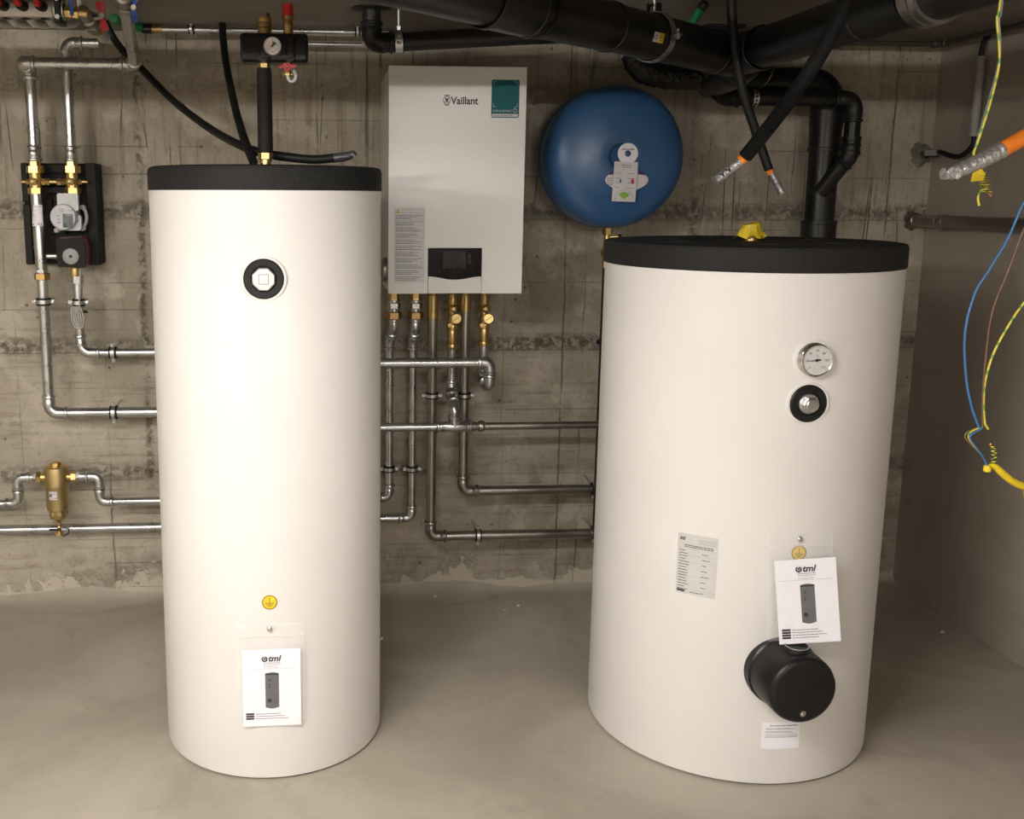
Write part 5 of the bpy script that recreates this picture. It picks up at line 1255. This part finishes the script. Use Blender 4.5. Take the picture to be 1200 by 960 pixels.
# ------------------------------------------------------------------ manifold and valves at the upper left
MY = 2.72
ma = thing('manifold', 'stainless manifold bar with red capped knobs at the upper left', 'manifold', at(36, 12, MY))
zmn = at(36, 11, MY).z; mx1 = at(67, 11, MY).x; mx0 = mx1-.62
MB().box(((mx0+mx1)/2, MY, zmn), (mx1-mx0, .036, .048), bev=.013).build('bar', 'inox', ma)
for i, px in enumerate((52, 30, 7.5, -15, -38)):
    x = at(px, 10, MY).x
    q = V((x, MY-.020, zmn+.004)); ax = V((-.22, -1, .12)).normalized()
    k = MB().lathe([(.0125, -.006), (.0135, .004), (.0135, .014), (.0115, .020)], q, ax, 18).build('knob', 'plastic', ma)
    MB().lathe([(.0082, .020), (.0082, .032), (.006, .035), (0, .035)], q, ax, 12, caps=False).build('red_cap', 'red', k)
    a = at(px+5, 21, MY+.02)
    MB().sweep(smooth_path([V((x+.004, MY+.01, zmn-.018)), V((x+.010, MY+.05, zmn-.026)), V((x+.030, MY+.11, zmn-.018)), V((x+.045, MY+.15, zmn+.004)), V((x+.052, MY+.165, ROOM_H+.01))], 6), .0105, 12).build('loop_pipe', 'cgrey', ma)
    MB().cyl(V((x, MY+.0, zmn-.024)), V((x, MY, zmn-.012)), .013, n=14).cyl(V((x+.051, MY+.162, ROOM_H-.022)), V((x+.052, MY+.165, ROOM_H)), .020, n=16).build('collar', 'plastic', ma)
brx = at(70.5, 12, MY).x
MB().box((brx, MY+.0, zmn), (.016, .060, .075), bev=.003).build('bracket', 'plastic', ma)
MB().annulus((brx, MY, zmn), (1, 0, 0), .018, .026, .022, 28).build('bracket_band', 'steel', ma)
MB().cyl((brx, MY-.035, zmn+.022), (brx, MY-.02, zmn+.022), .006, n=10).cyl((brx, MY-.035, zmn-.022), (brx, MY-.02, zmn-.022), .006, n=10).build('bracket_bolts', 'zinc', ma)
# blue handled drain tap + nipple
x = at(86, 16, MY).x
bt = thing('drain_tap', 'small brass tap with a blue handle at the end of the manifold', 'tap', (x, MY, zmn))
MB().cyl((brx+.01, MY, zmn-.004), (x+.035, MY, zmn-.008), .0095, n=16).hexn((brx+.012, MY, zmn-.004), (brx+.030, MY, zmn-.005), .0155).hexn((x-.002, MY, zmn-.007), (x+.014, MY, zmn-.007), .0150).cyl((x, MY, zmn-.005), (x, MY, zmn+.030), .010, n=16).build('tap_body', 'brass', bt)
MB().box((x, MY-.018, zmn+.006), (.009, .006, .046), bev=.002).box((x, MY-.016, zmn+.030), (.034, .010, .014), bev=.003).build('blue_handle', 'blueh', bt)
# angled ball valve with red butterfly handle
va = at(96, 12, 2.80); vb = at(121, 42, 2.95); dv = (vb-va).normalized()
rv = thing('ball_valve', 'slanting nickel ball valve with a red butterfly handle', 'valve', va)
L = (vb-va).length
MB().lathe([(.014, 0), (.017, .004), (.017, L*.28), (.021, L*.30), (.021, L*.42)], va, dv, 24).build('valve_body', 'inox', rv)
MB().hexn(va+dv*L*.42, va+dv*L*.56, .027).build('hexagon', 'inox', rv)
MB().lathe([(.0235, L*.56), (.0245, L*.60), (.0245, L*.66), (.021, L*.72)], va, dv, 28).build('union_ring', 'brassdull', rv)
MB().lathe([(.0185, L*.70), (.0185, L*1.02), (.019, L*1.03), (.0155, L*1.08), (0, L*1.08)], va, dv, 28, caps=False).build('grey_sleeve', 'grey', rv)
hx = at(121, 20, 2.83)
def butterfly(p, mat, parent, tilt, s=1.):
    Xb = V((math.cos(tilt), 0, math.sin(tilt))); Zb = V((-math.sin(tilt), 0, math.cos(tilt)))
    poly = [(-.006, 0), (-.006, .012), (-.011, .020), (-.011, .036), (.008, .038), (.010, .020), (.006, .010), (.006, -.010), (.010, -.020), (.012, -.036), (-.006, -.040), (-.010, -.022), (-.006, -.012)]
    MB().prism([(a*s, b*s) for a, b in poly], p, Xb, Zb, .007).build('handle', mat, parent, smooth=20)
butterfly(hx+V((0, -.01, 0)), 'red', rv, .12)
MB().cyl(va+dv*L*.3, hx, .007, n=12).hexn(hx+V((0, -.025, 0)), hx+V((0, -.012, 0)), .009).build('spindle', 'inox', rv)
# vertical ball valve with blue handle on the heating riser
p0, p1 = at(147, 14, 2.88), at(143, -14, 2.78); dv = (p1-p0).normalized()
bv = thing('ball_valve', 'nickel ball valve with a blue butterfly handle on the upper left riser', 'valve', p0)
MB().lathe([(.021, 0), (.022, .010), (.022, .018), (.018, .022)], p0, dv, 28).build('union_ring', 'steel', bv)
MB().hexn(p0+dv*.018, p0+dv*.036, .026).lathe([(.019, .036), (.023, .046), (.023, .075), (.018, .08), (.018, .15)], p0, dv, 28).build('valve_body', 'inox', bv)
hb = at(158, 10, 2.84); butterfly(hb+V((0, -.006, 0)), 'blueh', bv, -.05)
MB().cyl(p0+dv*.03, hb+V((0, .004, 0)), .008, n=12).hexn(hb+V((0, -.02, 0)), hb+V((0, -.008, 0)), .009).build('spindle', 'inox', bv)
# a bolt low on the floor side of the left tank, chips of concrete on the floor
for px, py, r in ((447, 738, .008),):
    q = atz(px, py, .006); nb = thing('floor_bolt', 'small dark bolt by the floor right of the left tank', 'bolt', (q.x-.01, LT[1]+.02, .1))
    P_, th = V((LT[0]+LT[2], LT[1]+.02, .25)), 0
    MB().hexn((LT[0]+LT[2]-.002, LT[1]+.05, .22), (LT[0]+LT[2]+.006, LT[1]+.05, .22), .009).cyl((LT[0]+LT[2], LT[1]+.05, .22), (LT[0]+LT[2]+.012, LT[1]+.05, .22), .004, n=10).build('head', 'inox', nb)
for i, (px, py, s_) in enumerate(((510, 700, .007), (607, 711, .006), (592, 716, .005), (1104, 742, .007))):
    q = atz(px, py, 0); bm = bmesh.new(); bmesh.ops.create_icosphere(bm, subdivisions=1, radius=s_)
    m = MB(); m.add([V((q.x+v.co.x*random.uniform(.8, 1.4), q.y+v.co.y*random.uniform(.7, 1.2), max(0, .004+v.co.z*.6))) for v in bm.verts], [tuple(v.index for v in f.verts) for f in bm.faces]); bm.free()
    tag(m.build('concrete_chip', 'labelwhite', smooth=0), 'pale concrete chip on the floor ' + ('left of the gap between the tanks', 'in the middle between the tanks', 'just left of another chip between the tanks', 'right of the right tank by the side wall')[i], 'chip', 'chips of concrete on the floor')
